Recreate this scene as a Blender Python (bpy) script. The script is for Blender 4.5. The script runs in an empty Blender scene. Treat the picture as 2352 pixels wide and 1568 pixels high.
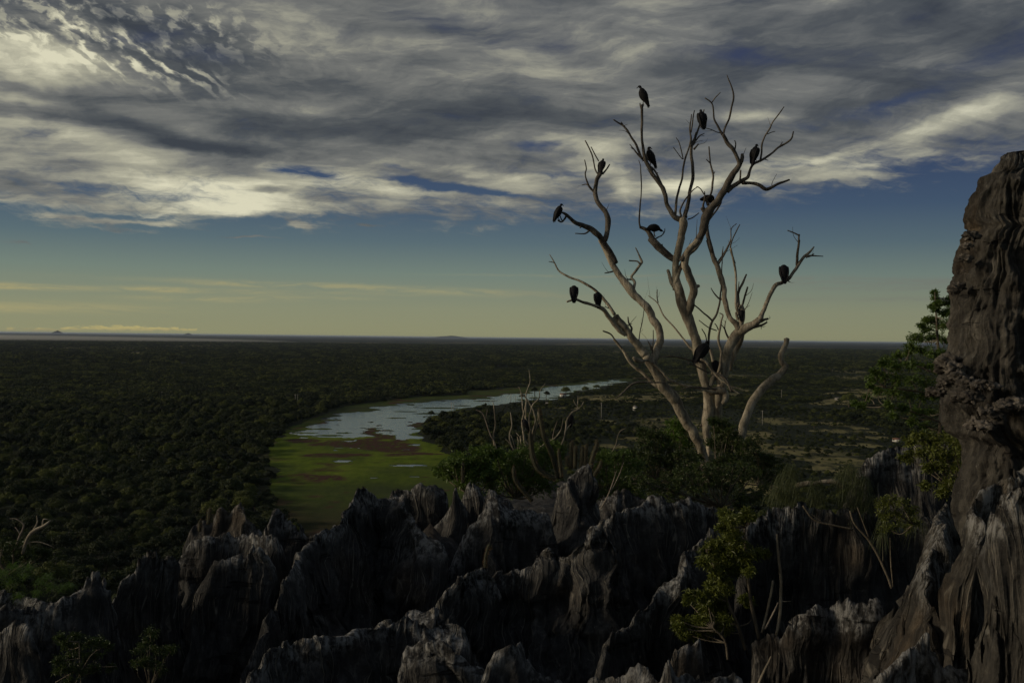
import bpy, math, random
import numpy as np
from mathutils import Vector, Matrix
D = bpy.data
SC = bpy.context.scene
COL = SC.collection
R = math.radians
F = 2287.0                       # focal length in units of a 2352 px wide picture
CAM = np.array([0.0, 0.0, 60.0])
PITCH = R(0.213); ROLL = R(0.66)
fw = np.array([0, math.cos(PITCH), -math.sin(PITCH)])
zp = np.array([0, math.sin(PITCH), math.cos(PITCH)])
xr = np.array([1.0, 0, 0])
RT = math.cos(ROLL)*xr + math.sin(ROLL)*zp
UP = -math.sin(ROLL)*xr + math.cos(ROLL)*zp
def ray(u, v):
    u = np.asarray(u, float); v = np.asarray(v, float)
    return fw + RT*((u-1176)/F)[..., None] + UP*((784-v)/F)[..., None]
def P(u, v, d):                  # point of sight line (u, v) at distance d ahead
    r = ray(u, v)
    return CAM + r*(np.asarray(d, float)/r[..., 1])[..., None]
def G(u, v, z=0.0):              # where that sight line meets the level z
    r = ray(u, v)
    return CAM + r*((z-CAM[2])/r[..., 2])[..., None]
def proj(p):
    q = np.asarray(p, float)-CAM
    d = q@fw
    return 1176+F*(q@RT)/d, 784-F*(q@UP)/d
def f1(x, y): return x*.3360, 1102.5+y*.3360
def f2(x, y): return 551.3+.3264*x, 1056.6+.3264*y
def f3(x, y): return 1102.5+.3264*x, 1056.6+.3264*y
def f4(x, y): return 1617+.385*x, 964.7+.385*y
def f5(x, y): return 1892.7+.46877*x, 321.6+.46877*y
def t1(x, y): return 1231.2+.29298*x, 147+.29298*y
def t2(x, y): return 1231.2+.35157*x, 551.3+.35157*y
def b1(x, y): return 973.9+.23438*x, 826.9+.23438*y
def r1(x, y): return 514.5+.29291*x, 781+.29291*y

# ---------------------------------------------------------------- camera
cd = D.cameras.new('camera'); cam = D.objects.new('camera', cd); COL.objects.link(cam)
cd.sensor_width = 36; cd.lens = 36*F/2352; cd.clip_start = .1; cd.clip_end = 300000
M = Matrix.Identity(4)
for i in range(3):
    M[i][0] = RT[i]; M[i][1] = UP[i]; M[i][2] = -fw[i]; M[i][3] = CAM[i]
cam.matrix_world = M
SC.camera = cam
SC.view_settings.view_transform = 'Standard'; SC.view_settings.look = 'None'
SC.view_settings.gamma = 1; SC.view_settings.exposure = 0

# ---------------------------------------------------------------- numpy noise
def _h(ix, iy, iz, seed):
    n = (ix*374761393 + iy*668265263 + iz*2147483647*3 + seed*974634777) & 0xFFFFFFFF
    n = ((n ^ (n >> 13))*1274126177) & 0xFFFFFFFF
    n = ((n ^ (n >> 16))*2246822519) & 0xFFFFFFFF
    return ((n ^ (n >> 15)) & 0xFFFFFF)/8388607.5-1.0
def noise(x, y, z=0.0, seed=0):
    x, y, z = np.broadcast_arrays(np.asarray(x, float), np.asarray(y, float), np.asarray(z, float))
    ix = np.floor(x).astype(np.int64); iy = np.floor(y).astype(np.int64); iz = np.floor(z).astype(np.int64)
    fx = x-ix; fy = y-iy; fz = z-iz
    fx = fx*fx*(3-2*fx); fy = fy*fy*(3-2*fy); fz = fz*fz*(3-2*fz)
    r = 0
    for a in (0, 1):
        for b in (0, 1):
            for c in (0, 1):
                w = (fx if a else 1-fx)*(fy if b else 1-fy)*(fz if c else 1-fz)
                r = r + w*_h(ix+a, iy+b, iz+c, seed)
    return r
def fbm(x, y, z=0.0, seed=0, oct=4, gain=.5):
    r = 0; a = 1.0; f = 1.0
    for k in range(oct):
        r = r + a*noise(np.asarray(x)*f, np.asarray(y)*f, np.asarray(z)*f, seed+k*17)
        a *= gain; f *= 2.03
    return r

# ---------------------------------------------------------------- mesh + object helpers
def mesh(name, verts, faces, smooth=True):
    """verts (n,3); faces: (m,k) array or list of such arrays"""
    verts = np.asarray(verts, np.float32)
    if not isinstance(faces, list): faces = [faces]
    faces = [np.asarray(f, np.int32) for f in faces if len(f)]
    me = D.meshes.new(name)
    me.vertices.add(len(verts)); me.vertices.foreach_set('co', verts.ravel())
    nl = sum(f.size for f in faces); npoly = sum(len(f) for f in faces)
    me.loops.add(nl); me.loops.foreach_set('vertex_index', np.concatenate([f.ravel() for f in faces]))
    me.polygons.add(npoly)
    tot = np.concatenate([np.full(len(f), f.shape[1], np.int32) for f in faces])
    st = np.concatenate([[0], np.cumsum(tot)[:-1]]).astype(np.int32)
    me.polygons.foreach_set('loop_start', st)
    me.polygons.foreach_set('loop_total', tot)
    me.update(calc_edges=True); me.validate()
    if smooth: me.polygons.foreach_set('use_smooth', np.ones(len(me.polygons), bool))
    return me
def link(name, me, mat=None, parent=None):
    o = D.objects.new(name, me); COL.objects.link(o)
    if mat and not me.materials: me.materials.append(mat)
    if parent: o.parent = parent
    return o
def tag(o, label=None, cat=None, group=None, kind=None):
    if label: o['label'] = label
    if cat: o['category'] = cat
    if group: o['group'] = group
    if kind: o['kind'] = kind
    return o
def empty(name, loc, label, cat, group=None):
    o = D.objects.new(name, None); COL.objects.link(o); o.location = loc; o.empty_display_size = .2
    return tag(o, label, cat, group)
class MB:                        # gathers vertices and faces of one mesh
    def __init__(s): s.v = []; s.q = []; s.t = []; s.n = 0
    def add(s, v, q=None, t=None):
        v = np.asarray(v, float)
        if q is not None and len(q): s.q.append(np.asarray(q)+s.n)
        if t is not None and len(t): s.t.append(np.asarray(t)+s.n)
        s.v.append(v); s.n += len(v)
    def mesh(s, name, origin=(0, 0, 0), smooth=True):
        fs = []
        if s.q: fs.append(np.concatenate(s.q))
        if s.t: fs.append(np.concatenate(s.t))
        return mesh(name, np.concatenate(s.v)-np.asarray(origin, float), fs, smooth)
def grid_quads(nr, nc, wrap=False):
    r = np.arange(nr-1)[:, None]; c = np.arange(nc if wrap else nc-1)[None, :]
    a = r*nc+c; b = r*nc+(c+1) % nc
    return np.stack([a, b, b+nc, a+nc], -1).reshape(-1, 4)
def catmull(pts, n=6):
    pts = np.asarray(pts, float)
    if len(pts) < 3: 
        t = np.linspace(0, 1, n*2)[:, None]; return pts[0]*(1-t)+pts[-1]*t
    p = np.concatenate([[2*pts[0]-pts[1]], pts, [2*pts[-1]-pts[-2]]])
    out = []
    for i in range(1, len(p)-2):
        t = np.linspace(0, 1, n, endpoint=False)[:, None]
        a, b, c, d = p[i-1], p[i], p[i+1], p[i+2]
        out.append(.5*((2*b)+(-a+c)*t+(2*a-5*b+4*c-d)*t*t+(-a+3*b-3*c+d)*t**3))
    out.append(pts[-1:])
    return np.concatenate(out)
def tube(mb, path, rad, k=8, bump=0.0, seed=0, cap=True, ribs=0, ribamp=0.0, fr=3.0):
    path = np.asarray(path, float); rad = np.maximum(np.asarray(rad, float), 1e-4); n = len(path)
    t = np.gradient(path, axis=0); t /= np.linalg.norm(t, axis=1)[:, None]+1e-9
    ref = np.array([0.1, -1, 0.2]); a = np.cross(t[0], ref)
    if np.linalg.norm(a) < .1: a = np.cross(t[0], [1, 0, 0])
    a /= np.linalg.norm(a); A = [a]
    for i in range(1, n):
        a = A[-1]-t[i]*np.dot(A[-1], t[i]); a /= np.linalg.norm(a)+1e-9; A.append(a)
    A = np.array(A); B = np.cross(t, A)
    th = np.linspace(0, 2*np.pi, k, endpoint=False)
    ring = A[:, None, :]*np.cos(th)[None, :, None]+B[:, None, :]*np.sin(th)[None, :, None]
    rr = rad[:, None]*np.ones(k)
    if ribs: rr = rr*(1+ribamp*np.cos(th*ribs)[None, :])
    if bump:
        q = path[:, None, :]*fr+ring*1.3
        rr = rr*(1+bump*fbm(q[..., 0]+seed, q[..., 1], q[..., 2], seed, 3))
    v = path[:, None, :]+ring*rr[..., None]
    q = grid_quads(n, k, True)
    v = v.reshape(-1, 3); tr = []
    if cap:
        v = np.concatenate([v, [path[0]-t[0]*rad[0]*.3, path[-1]+t[-1]*rad[-1]*.5]])
        j = np.arange(k); tr = np.concatenate([np.stack([(j+1) % k, j, np.full(k, n*k)], 1),
            np.stack([(n-1)*k+j, (n-1)*k+(j+1) % k, np.full(k, n*k+1)], 1)])
    mb.add(v, q, tr)

# ---------------------------------------------------------------- node helper
class NT:
    def __init__(s, tree): s.t = tree; s.n = tree.nodes; s.l = tree.links
    def node(s, typ, **kw):
        x = s.n.new(typ)
        for k, v in kw.items(): setattr(x, k, v)
        return x
    def put(s, sock, v):
        if isinstance(v, bpy.types.NodeSocket): s.l.new(v, sock)
        elif v is not None: sock.default_value = v
    def m(s, op, a, b=None, c=None, clamp=False):
        x = s.n.new('ShaderNodeMath'); x.operation = op; x.use_clamp = clamp
        s.put(x.inputs[0], a)
        if b is not None: s.put(x.inputs[1], b)
        if c is not None: s.put(x.inputs[2], c)
        return x.outputs[0]
    def add(s, a, b): return s.m('ADD', a, b)
    def mul(s, a, b): return s.m('MULTIPLY', a, b)
    def vm(s, op, a, b=None):
        x = s.n.new('ShaderNodeVectorMath'); x.operation = op; s.put(x.inputs[0], a)
        if b is not None: s.put(x.inputs[1], b)
        return x.outputs['Value'] if op in ('DOT_PRODUCT', 'LENGTH') else x.outputs[0]
    def comb(s, a, b, c=0.0):
        x = s.n.new('ShaderNodeCombineXYZ')
        for i, v in enumerate((a, b, c)): s.put(x.inputs[i], v)
        return x.outputs[0]
    def sep(s, v):
        x = s.n.new('ShaderNodeSeparateXYZ'); s.put(x.inputs[0], v); return x.outputs
    def mapping(s, v, loc=(0, 0, 0), rot=(0, 0, 0), sc=(1, 1, 1), typ='POINT'):
        x = s.n.new('ShaderNodeMapping'); x.vector_type = typ; s.put(x.inputs[0], v)
        x.inputs[1].default_value = loc; x.inputs[2].default_value = rot; x.inputs[3].default_value = sc
        return x.outputs[0]
    def noise(s, v, scale=1.0, detail=4, rough=.5, dist=0.0, out=0, lac=2.0):
        x = s.n.new('ShaderNodeTexNoise'); s.put(x.inputs['Vector'], v)
        x.inputs['Scale'].default_value = scale; x.inputs['Detail'].default_value = detail
        x.inputs['Roughness'].default_value = rough; x.inputs['Distortion'].default_value = dist
        x.inputs['Lacunarity'].default_value = lac
        return x.outputs[out]
    def ramp(s, f, stops, interp='LINEAR'):
        x = s.n.new('ShaderNodeValToRGB'); s.put(x.inputs[0], f); cr = x.color_ramp; cr.interpolation = interp
        while len(cr.elements) < len(stops): cr.elements.new(.5)
        for e, (p, c) in zip(cr.elements, stops):
            e.position = p; e.color = (*c, 1) if len(c) == 3 else c
        return x.outputs[0]
    def mix(s, f, a, b, mode='MIX'):
        x = s.n.new('ShaderNodeMix'); x.data_type = 'RGBA'; x.blend_type = mode
        s.put(x.inputs[0], f)
        for i, v in ((6, a), (7, b)):
            if isinstance(v, (tuple, list)): v = (*v, 1)[:4]
            s.put(x.inputs[i], v)
        return x.outputs[2]
    def rng(s, v, a, b, c=0.0, d=1.0, smooth=False):
        x = s.n.new('ShaderNodeMapRange'); s.put(x.inputs[0], v)
        x.interpolation_type = 'SMOOTHSTEP' if smooth else 'LINEAR'
        for i, q in enumerate((a, b, c, d)): x.inputs[i+1].default_value = q
        return x.outputs[0]
def lin(*c):
    return tuple(((x/255)/12.92 if x/255 <= .04045 else ((x/255+.055)/1.055)**2.4) for x in c)
def material(name):
    m = D.materials.new(name); m.use_nodes = True; t = NT(m.node_tree)
    b = m.node_tree.nodes['Principled BSDF']
    return m, t, b
# ================================================================ sky (world) and sun
SUN_AZ = R(-98)      # measured from the view direction, negative = left
SUN_EL = R(17)
w = D.worlds.new('World'); SC.world = w; w.use_nodes = True
w.cycles.sampling_method = 'MANUAL'; w.cycles.sample_map_resolution = 512
t = NT(w.node_tree)
for n in list(t.n): t.n.remove(n)
out = t.node('ShaderNodeOutputWorld'); bg = t.node('ShaderNodeBackground')
t.l.new(bg.outputs[0], out.inputs[0])
tc = t.node('ShaderNodeTexCoord').outputs['Generated']
x, y, z = t.sep(tc)
az = t.m('ARCTAN2', x, y)
hor = t.m('SQRT', t.add(t.mul(x, x), t.mul(y, y)))
el = t.m('DIVIDE', z, t.m('MAXIMUM', hor, .001))
X = t.mul(az, F); Y = t.mul(el, F)                   # sky position: azimuth and elevation, in fine steps
XY = t.comb(X, Y)
wn = t.noise(t.mapping(XY, sc=(.0035, .008, 1)), 1, 4, .55, out=1)
wn = t.vm('SUBTRACT', wn, (.5, .5, .5))
XYw = t.vm('ADD', XY, t.vm('MULTIPLY', wn, (150, 60, 0)))
wn2 = t.vm('SUBTRACT', t.noise(t.mapping(XY, sc=(.02, .04, 1)), 1, 3, .6, out=1), (.5, .5, .5))
XYw = t.vm('ADD', XYw, t.vm('MULTIPLY', wn2, (34, 16, 0)))
def sp(u, v):
    r = ray(u, v); a = math.atan2(r[0], r[1]); e = r[2]/math.hypot(r[0], r[1])
    return a*F, e*F
def one(v):                          # the same vector with 1 as its third component
    q = t.sep(v); return t.comb(q[0], q[1], 1.0)
def blobs(lst, src):
    acc = None
    for (u, v, sx, sy, rot, amp) in lst:
        cx, cy = sp(u, v); c = math.cos(R(rot)); s_ = math.sin(R(rot))
        p = t.vm('DOT_PRODUCT', src, (c/sx, s_/sx, -(cx*c+cy*s_)/sx))
        q = t.vm('DOT_PRODUCT', src, (-s_/sy, c/sy, -(-cx*s_+cy*c)/sy))
        g = t.m('POWER', math.exp(-1), t.m('MULTIPLY_ADD', q, q, t.mul(p, p)))
        acc = t.mul(g, amp) if acc is None else t.m('MULTIPLY_ADD', g, amp, acc)
    return acc
XYw = one(XYw); XY = t.comb(X, Y, 1.0)
# clear air
clear = t.ramp(t.rng(Y, 0, 900), [(0, lin(139, 139, 108)), (.07, lin(134, 138, 113)), (.16, lin(113, 128, 119)),
    (.24, lin(88, 107, 115)), (.33, lin(68, 87, 109)), (.43, lin(58, 74, 102)), (.7, lin(56, 66, 94)), (1, lin(54, 62, 90))])
clear = t.mix(1.0, clear, t.ramp(t.rng(X, -1400, 1400), [(0, (1.06, 1.05, 1.02)), (.5, (1, 1, 1)), (1, (.86, .87, .90))]), 'MULTIPLY')
# the cloud sheet seen in perspective: streaks of noise along the sheet
zz = t.m('MAXIMUM', t.add(el, .10), .02)
pl = t.comb(t.m('DIVIDE', t.m('SINE', az), zz), t.m('DIVIDE', t.m('COSINE', az), zz))
plr = t.mapping(pl, rot=(0, 0, R(22)), sc=(1.8182, 0.6667, 1), typ='TEXTURE')
n1 = t.noise(plr, 1.5, 7, .56, 1.1)
n2 = t.noise(t.mapping(pl, rot=(0, 0, R(14)), sc=(1.0, 0.42, 1), typ='TEXTURE'), 2.1, 6, .6, .6)
n3 = t.noise(t.mapping(XYw, rot=(0, 0, R(7)), sc=(260, 70, 1), typ='TEXTURE'), 1, 6, .6, .4)
edge = t.add(t.mul(t.m('MAXIMUM', X, 0), .112), 284)
d0 = t.m('DIVIDE', t.m('SUBTRACT', t.sep(XYw)[1], edge), 55)
d0 = t.m('MAXIMUM', t.m('MINIMUM', d0, 1.15), -2.5)
holes = blobs([(715, 392, 90, 22, -8, -2.1), (640, 384, 40, 10, 0, -1.0), (990, 418, 130, 13, -9, -2.2), (1130, 446, 100, 12, -7, -1.6), (900, 375, 55, 9, -12, -1.3),
    (235, 430, 130, 10, -3, -.6), (60, 450, 140, 20, 0, .9), (380, 470, 250, 18, 0, .9), (640, 470, 110, 16, 5, .9),
    (1240, 335, 85, 17, -4, -1.3), (1290, 400, 60, 26, 0, -.9), (1420, 424, 22, 18, -30, 1.5), (1560, 422, 80, 18, 0, .9),
    (1640, 415, 60, 14, 10, .6), (1830, 400, 120, 20, 6, .8), (1780, 372, 60, 10, 0, -.8), (2130, 396, 60, 16, 0, -.8), (2010, 402, 130, 9, 3, .8),
    (2060, 232, 120, 14, 8, -.8), (2260, 150, 170, 40, 25, -.6), (1400, 60, 260, 30, 15, -.25), (1760, 130, 230, 24, -8, -.55), (1000, 60, 190, 60, -15, -.6),
    (1930, 260, 230, 16, 8, -.5), (1520, 370, 160, 12, 6, -.6), (330, 90, 90, 26, -25, -.15),
    (190, 500, 120, 9, -2, 1.0), (330, 512, 190, 7, -3, 1.25), (672, 511, 40, 7, -12, 2.0), (620, 550, 50, 4, 0, .9), (30, 552, 42, 5, 0, 1.9),
    (850, 511, 30, 4, 0, 1.2), (560, 549, 70, 4, -2, 1.5), (1180, 462, 70, 6, -3, 1.1), (240, 522, 140, 6, -5, 1.2)], XYw)
dens = t.add(t.add(d0, holes), t.add(t.mul(t.m('SUBTRACT', n3, .5), 3.2), t.mul(t.m('SUBTRACT', n1, .5), 1.7)))
n4 = t.noise(t.mapping(XYw, rot=(0, 0, R(-9)), sc=(70, 17, 1), typ='TEXTURE'), 1, 5, .62, .5)
dens = t.add(dens, t.mul(t.m('SUBTRACT', n4, .5), t.rng(Y, 330, 560, 2.6, .5)))
dens = t.rng(dens, -.75, 1.0, 0, 1, True)
dens = t.mul(dens, t.rng(Y, 1500, 2600, 1, .55))
# light and dark of the cloud sheet
lb = blobs([(470, 445, 190, 46, 0, .52), (560, 475, 60, 16, 0, .2), (880, 425, 190, 24, -8, .34), (250, 335, 260, 40, -14, .22), (60, 120, 170, 70, 0, .38), (60, 330, 140, 70, 0, .10),
    (0, 470, 330, 18, 0, .28), (700, 60, 120, 60, -20, .14), (1150, 120, 190, 90, 0, .16), (1130, 400, 110, 24, -6, .32), (1340, 330, 120, 24, -5, .30), (1390, 370, 60, 30, 0, .22),
    (1560, 415, 110, 26, 0, .36), (1700, 410, 90, 18, 0, .22), (1960, 385, 150, 22, 4, .30), (2140, 290, 170, 30, 10, .33), (2300, 230, 90, 30, 20, .25), (1750, 262, 90, 16, 0, .24),
    (1880, 370, 150, 16, 4, .25), (1420, 425, 30, 26, 0, .3), (1250, 200, 90, 40, 0, .06),
    (300, 225, 420, 26, -3, -.17), (60, 255, 200, 15, -4, -.30), (520, 335, 230, 15, -2, -.36), (330, 300, 160, 15, -16, -.2), (760, 215, 230, 45, -4, -.18), (800, 300, 300, 25, 2, -.20), (1150, 262, 300, 60, 0, -.15),
    (610, 432, 55, 9, 0, -.42), (110, 80, 100, 14, -12, -.35), (20, 80, 50, 16, 0, -.2), (270, 45, 100, 22, -20, -.3), (1000, 60, 160, 50, -10, -.16), (1700, 160, 260, 36, 0, -.20), (2100, 60, 260, 80, 0, -.13),
    (2010, 225, 220, 30, 5, -.24), (1500, 280, 180, 14, -6, -.10), (30, 420, 60, 14, 0, -.22)], XYw)
ltop = t.add(t.add(.44, t.mul(lb, 1.12)), t.add(t.mul(t.m('SUBTRACT', n2, .5), .62), t.mul(t.m('SUBTRACT', n3, .5), 1.1)))
# rippled flakes high on the left
rp = t.mapping(XYw, rot=(0, 0, R(-33)), sc=(117.6471, 29.4118, 1), typ='TEXTURE')
XYs = t.vm('ADD', XY, t.vm('MULTIPLY', wn2, (30, 22, 0)))
pc = t.vm('DOT_PRODUCT', XYs, (math.sin(R(31))/30, math.cos(R(31))/30, 0))
pw_ = t.mul(t.m('SUBTRACT', t.noise(t.mapping(XY, rot=(0, 0, R(-31)), sc=(120, 60, 1), typ='TEXTURE'), 1, 3, .5), .5), 3.2)
ripn = t.rng(t.m('SINE', t.mul(t.add(pc, pw_), 6.2832)), -.7, .7, 0, 1, True)
ripn = t.mul(ripn, t.rng(t.noise(t.mapping(XYs, rot=(0, 0, R(-31)), sc=(60, 34, 1), typ='TEXTURE'), 1, 4, .6), .40, .58, .1, 1, True))
fl = t.rng(t.noise(t.mapping(XYs, rot=(0, 0, R(-25)), sc=(45.4545, 27.7778, 1), typ='TEXTURE'), 1, 4, .55, .3), .46, .62, 0, 1, True)
ripm = blobs([(300, 130, 170, 50, -12, 1.0), (430, 165, 90, 22, -20, .5)], XY)
flm = blobs([(220, 40, 300, 62, -6, .95), (480, 70, 120, 50, -20, .55), (30, 60, 130, 60, 0, .5)], XY)
ltop = t.add(ltop, t.add(t.mul(t.mul(t.m('SUBTRACT', ripn, .38), ripm), .62), t.mul(t.mul(t.m('SUBTRACT', fl, .5), flm), .44)))
ltop = t.add(ltop, t.rng(X, -1200, 1400, .05, -.07))
ccol = t.ramp(ltop, [(0, lin(62, 67, 73)), (.25, lin(83, 87, 89)), (.5, lin(117, 118, 114)), (.75, lin(167, 165, 146)), (1, lin(220, 216, 188))])
# dusk-violet tone high on the right
ccol = t.mix(t.rng(t.add(Y, t.mul(X, .35)), 450, 1150, 0, .5), ccol, t.mix(1.0, ccol, (.90, .94, 1.07, 1), 'MULTIPLY'))
sky = t.mix(t.mul(dens, .96), clear, ccol)
# thin bands low over the horizon
bn = t.noise(t.mapping(XYw, sc=(.005, .09, 1)), 1, 5, .6, .2)
bw = t.comb(X, t.add(Y, t.mul(t.m('SUBTRACT', n3, .5), 16)), 1.0)
bm = blobs([(180, 661, 520, 6, .2, 1.2), (760, 657, 330, 6, -.6, 1.2), (60, 705, 240, 10, 0, .9), (480, 688, 140, 6, 0, .9), (700, 685, 160, 5, 0, .6), (1110, 672, 200, 8, -1.5, .8), (1350, 634, 260, 3, 0, .5),
    (1960, 645, 330, 9, -.8, .8), (1950, 662, 230, 5, 0, .6), (2000, 688, 260, 5, 0, .5), (1700, 655, 300, 5, 0, .35)], bw)
bm = t.mul(bm, t.rng(bn, .32, .68, .1, 1, True))
bcol = t.ramp(t.rng(X, -1200, 1200), [(0, lin(168, 158, 114)), (.45, lin(150, 148, 116)), (.7, lin(120, 120, 108)), (1, lin(108, 110, 106))])
sky = t.mix(t.m('MINIMUM', t.m('MAXIMUM', bm, 0), .8), sky, bcol)
# little cumulus row on the far left horizon
cn = t.noise(t.mapping(XYw, sc=(.04, .12, 1)), 1, 5, .65)
cum = t.add(blobs([(60, 757, 110, 6, 0, 1.1), (270, 752, 130, 9, 0, 1.2), (400, 757, 80, 5, 0, .8)], XY), t.mul(t.m('SUBTRACT', cn, .5), 2.4))
cum = t.mul(t.rng(cum, .8, 1.25, 0, .85, True), t.rng(Y, 22, 27, 1, 0))
sky = t.mix(cum, sky, t.ramp(t.rng(t.add(Y, t.mul(cn, 14)), 7, 20), [(0, lin(118, 118, 104)), (1, lin(182, 168, 112))]))
# the sky texture gives the unseen part of the dome its own glow round the sun
nish = t.node('ShaderNodeTexSky', sky_type='NISHITA', sun_disc=False, sun_elevation=SUN_EL, sun_rotation=SUN_AZ)
nish.air_density = 1.3; nish.dust_density = 2.0
nsk = t.mix(1.0, nish.outputs[0], (.05, .05, .05, 1), 'MULTIPLY')
side = t.rng(y, -.25, .45, .6, 0, True)
sky = t.mix(side, sky, nsk)
below = t.rng(z, -.008, -.002, 1, 0)
sky = t.mix(below, sky, lin(34, 36, 30))
t.l.new(sky, bg.inputs[0]); bg.inputs[1].default_value = 1.0

sl = D.lights.new('sun', 'SUN'); sl.energy = 1.5; sl.angle = R(10); sl.color = (1.0, .86, .66)
so = D.objects.new('sun', sl); COL.objects.link(so)
sdir = Vector((math.sin(SUN_AZ)*math.cos(SUN_EL), math.cos(SUN_AZ)*math.cos(SUN_EL), math.sin(SUN_EL)))
so.rotation_euler = sdir.to_track_quat('Z', 'Y').to_euler(); so.location = (-40, 10, 90)
# ================================================================ the plain
rng = np.random.default_rng(7)
def inpoly(px, py, poly):
    poly = np.asarray(poly, float); px = np.asarray(px, float); py = np.asarray(py, float)
    c = np.zeros(px.shape, bool); j = len(poly)-1
    for i in range(len(poly)):
        xi, yi = poly[i]; xj, yj = poly[j]
        c ^= ((yi > py) != (yj > py)) & (px < (xj-xi)*(py-yi)/((yj-yi)+1e-12)+xi); j = i
    return c
WATER = [r1(*p) for p in [(585, 708), (690, 665), (790, 630), (815, 600), (960, 575), (1000, 558), (1130, 548), (1230, 525), (1340, 515), (1400, 500), (1560, 490), (1680, 478)]] + \
    [b1(*p) for p in [(0, 422), (150, 395), (280, 395), (450, 383), (560, 374), (700, 363), (770, 340), (900, 330), (1010, 326), (1130, 298), (1270, 262), (1400, 256), (1550, 240), (1700, 220), (1850, 193), (1960, 196),
        (1960, 208), (1800, 240), (1650, 284), (1520, 300), (1400, 345), (1280, 380), (1200, 385), (1120, 380), (1000, 392), (900, 402), (770, 423), (600, 450), (450, 470), (330, 500), (200, 512), (100, 552), (0, 600)]] + \
    [r1(*p) for p in [(1640, 580), (1600, 625), (1540, 650), (1500, 690), (1510, 730), (1520, 775), (1400, 785), (1250, 780), (1100, 790), (1050, 810), (920, 800), (900, 790), (780, 775), (700, 765), (590, 745)]]
LAGOON = [r1(*p) for p in [(480, 690), (600, 640), (790, 590), (820, 560), (950, 520), (1100, 495), (1500, 450), (1882, 425)]] + \
    [b1(*p) for p in [(400, 305), (900, 270), (1200, 252), (1600, 205), (1960, 180), (2100, 186), (2050, 205), (1960, 212), (1800, 244), (1650, 288), (1520, 304), (1400, 349), (1280, 384), (1200, 389), (1120, 384), (1000, 396), (900, 406), (770, 427), (600, 454), (450, 474), (330, 504), (200, 516), (100, 556), (0, 604)]] + \
    [r1(*p) for p in [(1640, 590), (1590, 650), (1560, 690), (1530, 760), (1620, 800), (1700, 860), (1790, 900), (1880, 960), (1960, 1050), (1960, 1560), (700, 1560), (480, 1400), (420, 1260), (400, 1200), (385, 1020), (335, 950), (345, 850), (400, 790), (465, 760)]]
# clearings: u, v, half width, half depth in picture units, strength, paleness
FIELDS = [(1480, 915, 150, 7, 1, .6), (1400, 920, 90, 6, 1, .8), (1620, 905, 120, 5, .9, .5), (1330, 938, 70, 3, .9, .6), (1250, 962, 60, 2.5, .9, .5), (1540, 893, 60, 3, .6, .4),
    (1930, 925, 70, 8, 1, .9), (2030, 915, 70, 6, .9, .7), (1960, 905, 110, 2.5, .9, .8), (1860, 925, 35, 4, .8, .8), (1420, 972, 22, 3.5, 1, .7), (1410, 968, 30, 2, .9, .6),
    (1850, 986, 26, 3, 1, .8), (1990, 990, 26, 3, .9, .7), (2030, 1000, 20, 4, .9, .8), (1940, 1025, 45, 4, .9, .8), (2010, 1030, 40, 5, .9, .8), (2040, 1012, 50, 4, .8, .6), (1880, 870, 120, 1.5, .8, .6), (2000, 880, 90, 1.6, .9, .8), (1990, 848, 70, 1, .9, .9),
    (1500, 1010, 60, 5, .8, .6), (1420, 1028, 50, 5, .9, .5), (1380, 990, 40, 3, .7, .6), (1700, 1110, 70, 20, 1, 1), (640, 1165, 60, 14, .8, .2), (390, 1080, 34, 4, .9, .5),
    (250, 811, 130, 3, 1, .8), (330, 813, 70, 2, 1, .8), (560, 808, 60, 1.6, 1, .7), (690, 793, 45, 1, .9, .8), (90, 815, 40, 1.5, .7, .6), (600, 915, 30, 1.5, .5, .4), (1050, 788, 50, .7, .5, .6), (1470, 785, 80, .7, .5, .6),
    (1900, 838, 110, 1, .6, .4), (1750, 862, 80, 1.2, .6, .4), (1640, 850, 60, 1, .5, .3), (850, 788, 60, .7, .7, .7), (1280, 800, 90, .6, .4, .3), (640, 1010, 14, 30, .8, .15), (560, 1060, 16, 40, .7, .1)]
FW = []
for (u, v, su, sv, a, c) in FIELDS:
    g = G(u, v); FW.append((g[0], g[1], su*g[1]/F, sv*g[1]**2/(F*60), a, c))
def cover(x, y):
    """share of open ground (0 thicket, 1 bare field) and how pale it is"""
    d = np.hypot(x, y)+1
    s = np.clip(d/900, .35, 6)
    wx = x+fbm(x/60/s, y/60/s, 0, 3, 3)*14*s; wy = y+fbm(x/60/s, y/60/s, 5, 4, 3)*30*s
    f = np.zeros(x.shape); c = np.zeros(x.shape)
    for (cx, cy, sx, sy, a, p) in FW:
        r = ((wx-cx)/sx)**2+((wy-cy)/sy)**2
        g = a*np.clip(1.5-r, 0, 1); c = np.where(g > f, p, c); f = np.maximum(f, g)
    # open scrub on the right of the river
    az = np.arctan2(x, y); right = np.clip((az-.02)*6, 0, 1)*np.clip((3500-d)/1500, 0, 1)
    n = fbm(x/55, y/120, 9, 11, 4)
    scr = np.clip((n-.12)*2.2, 0, 1)*right*.7
    far = np.clip((fbm(x/500, y/900, 2, 21, 4)-.35)*3, 0, 1)*np.clip((d-1500)/2500, 0, 1)*.8
    c = np.where(scr > f, .5, c); f = np.maximum(f, scr)
    c = np.where(far > f, .45, c); f = np.maximum(f, far)
    return f, c
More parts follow.
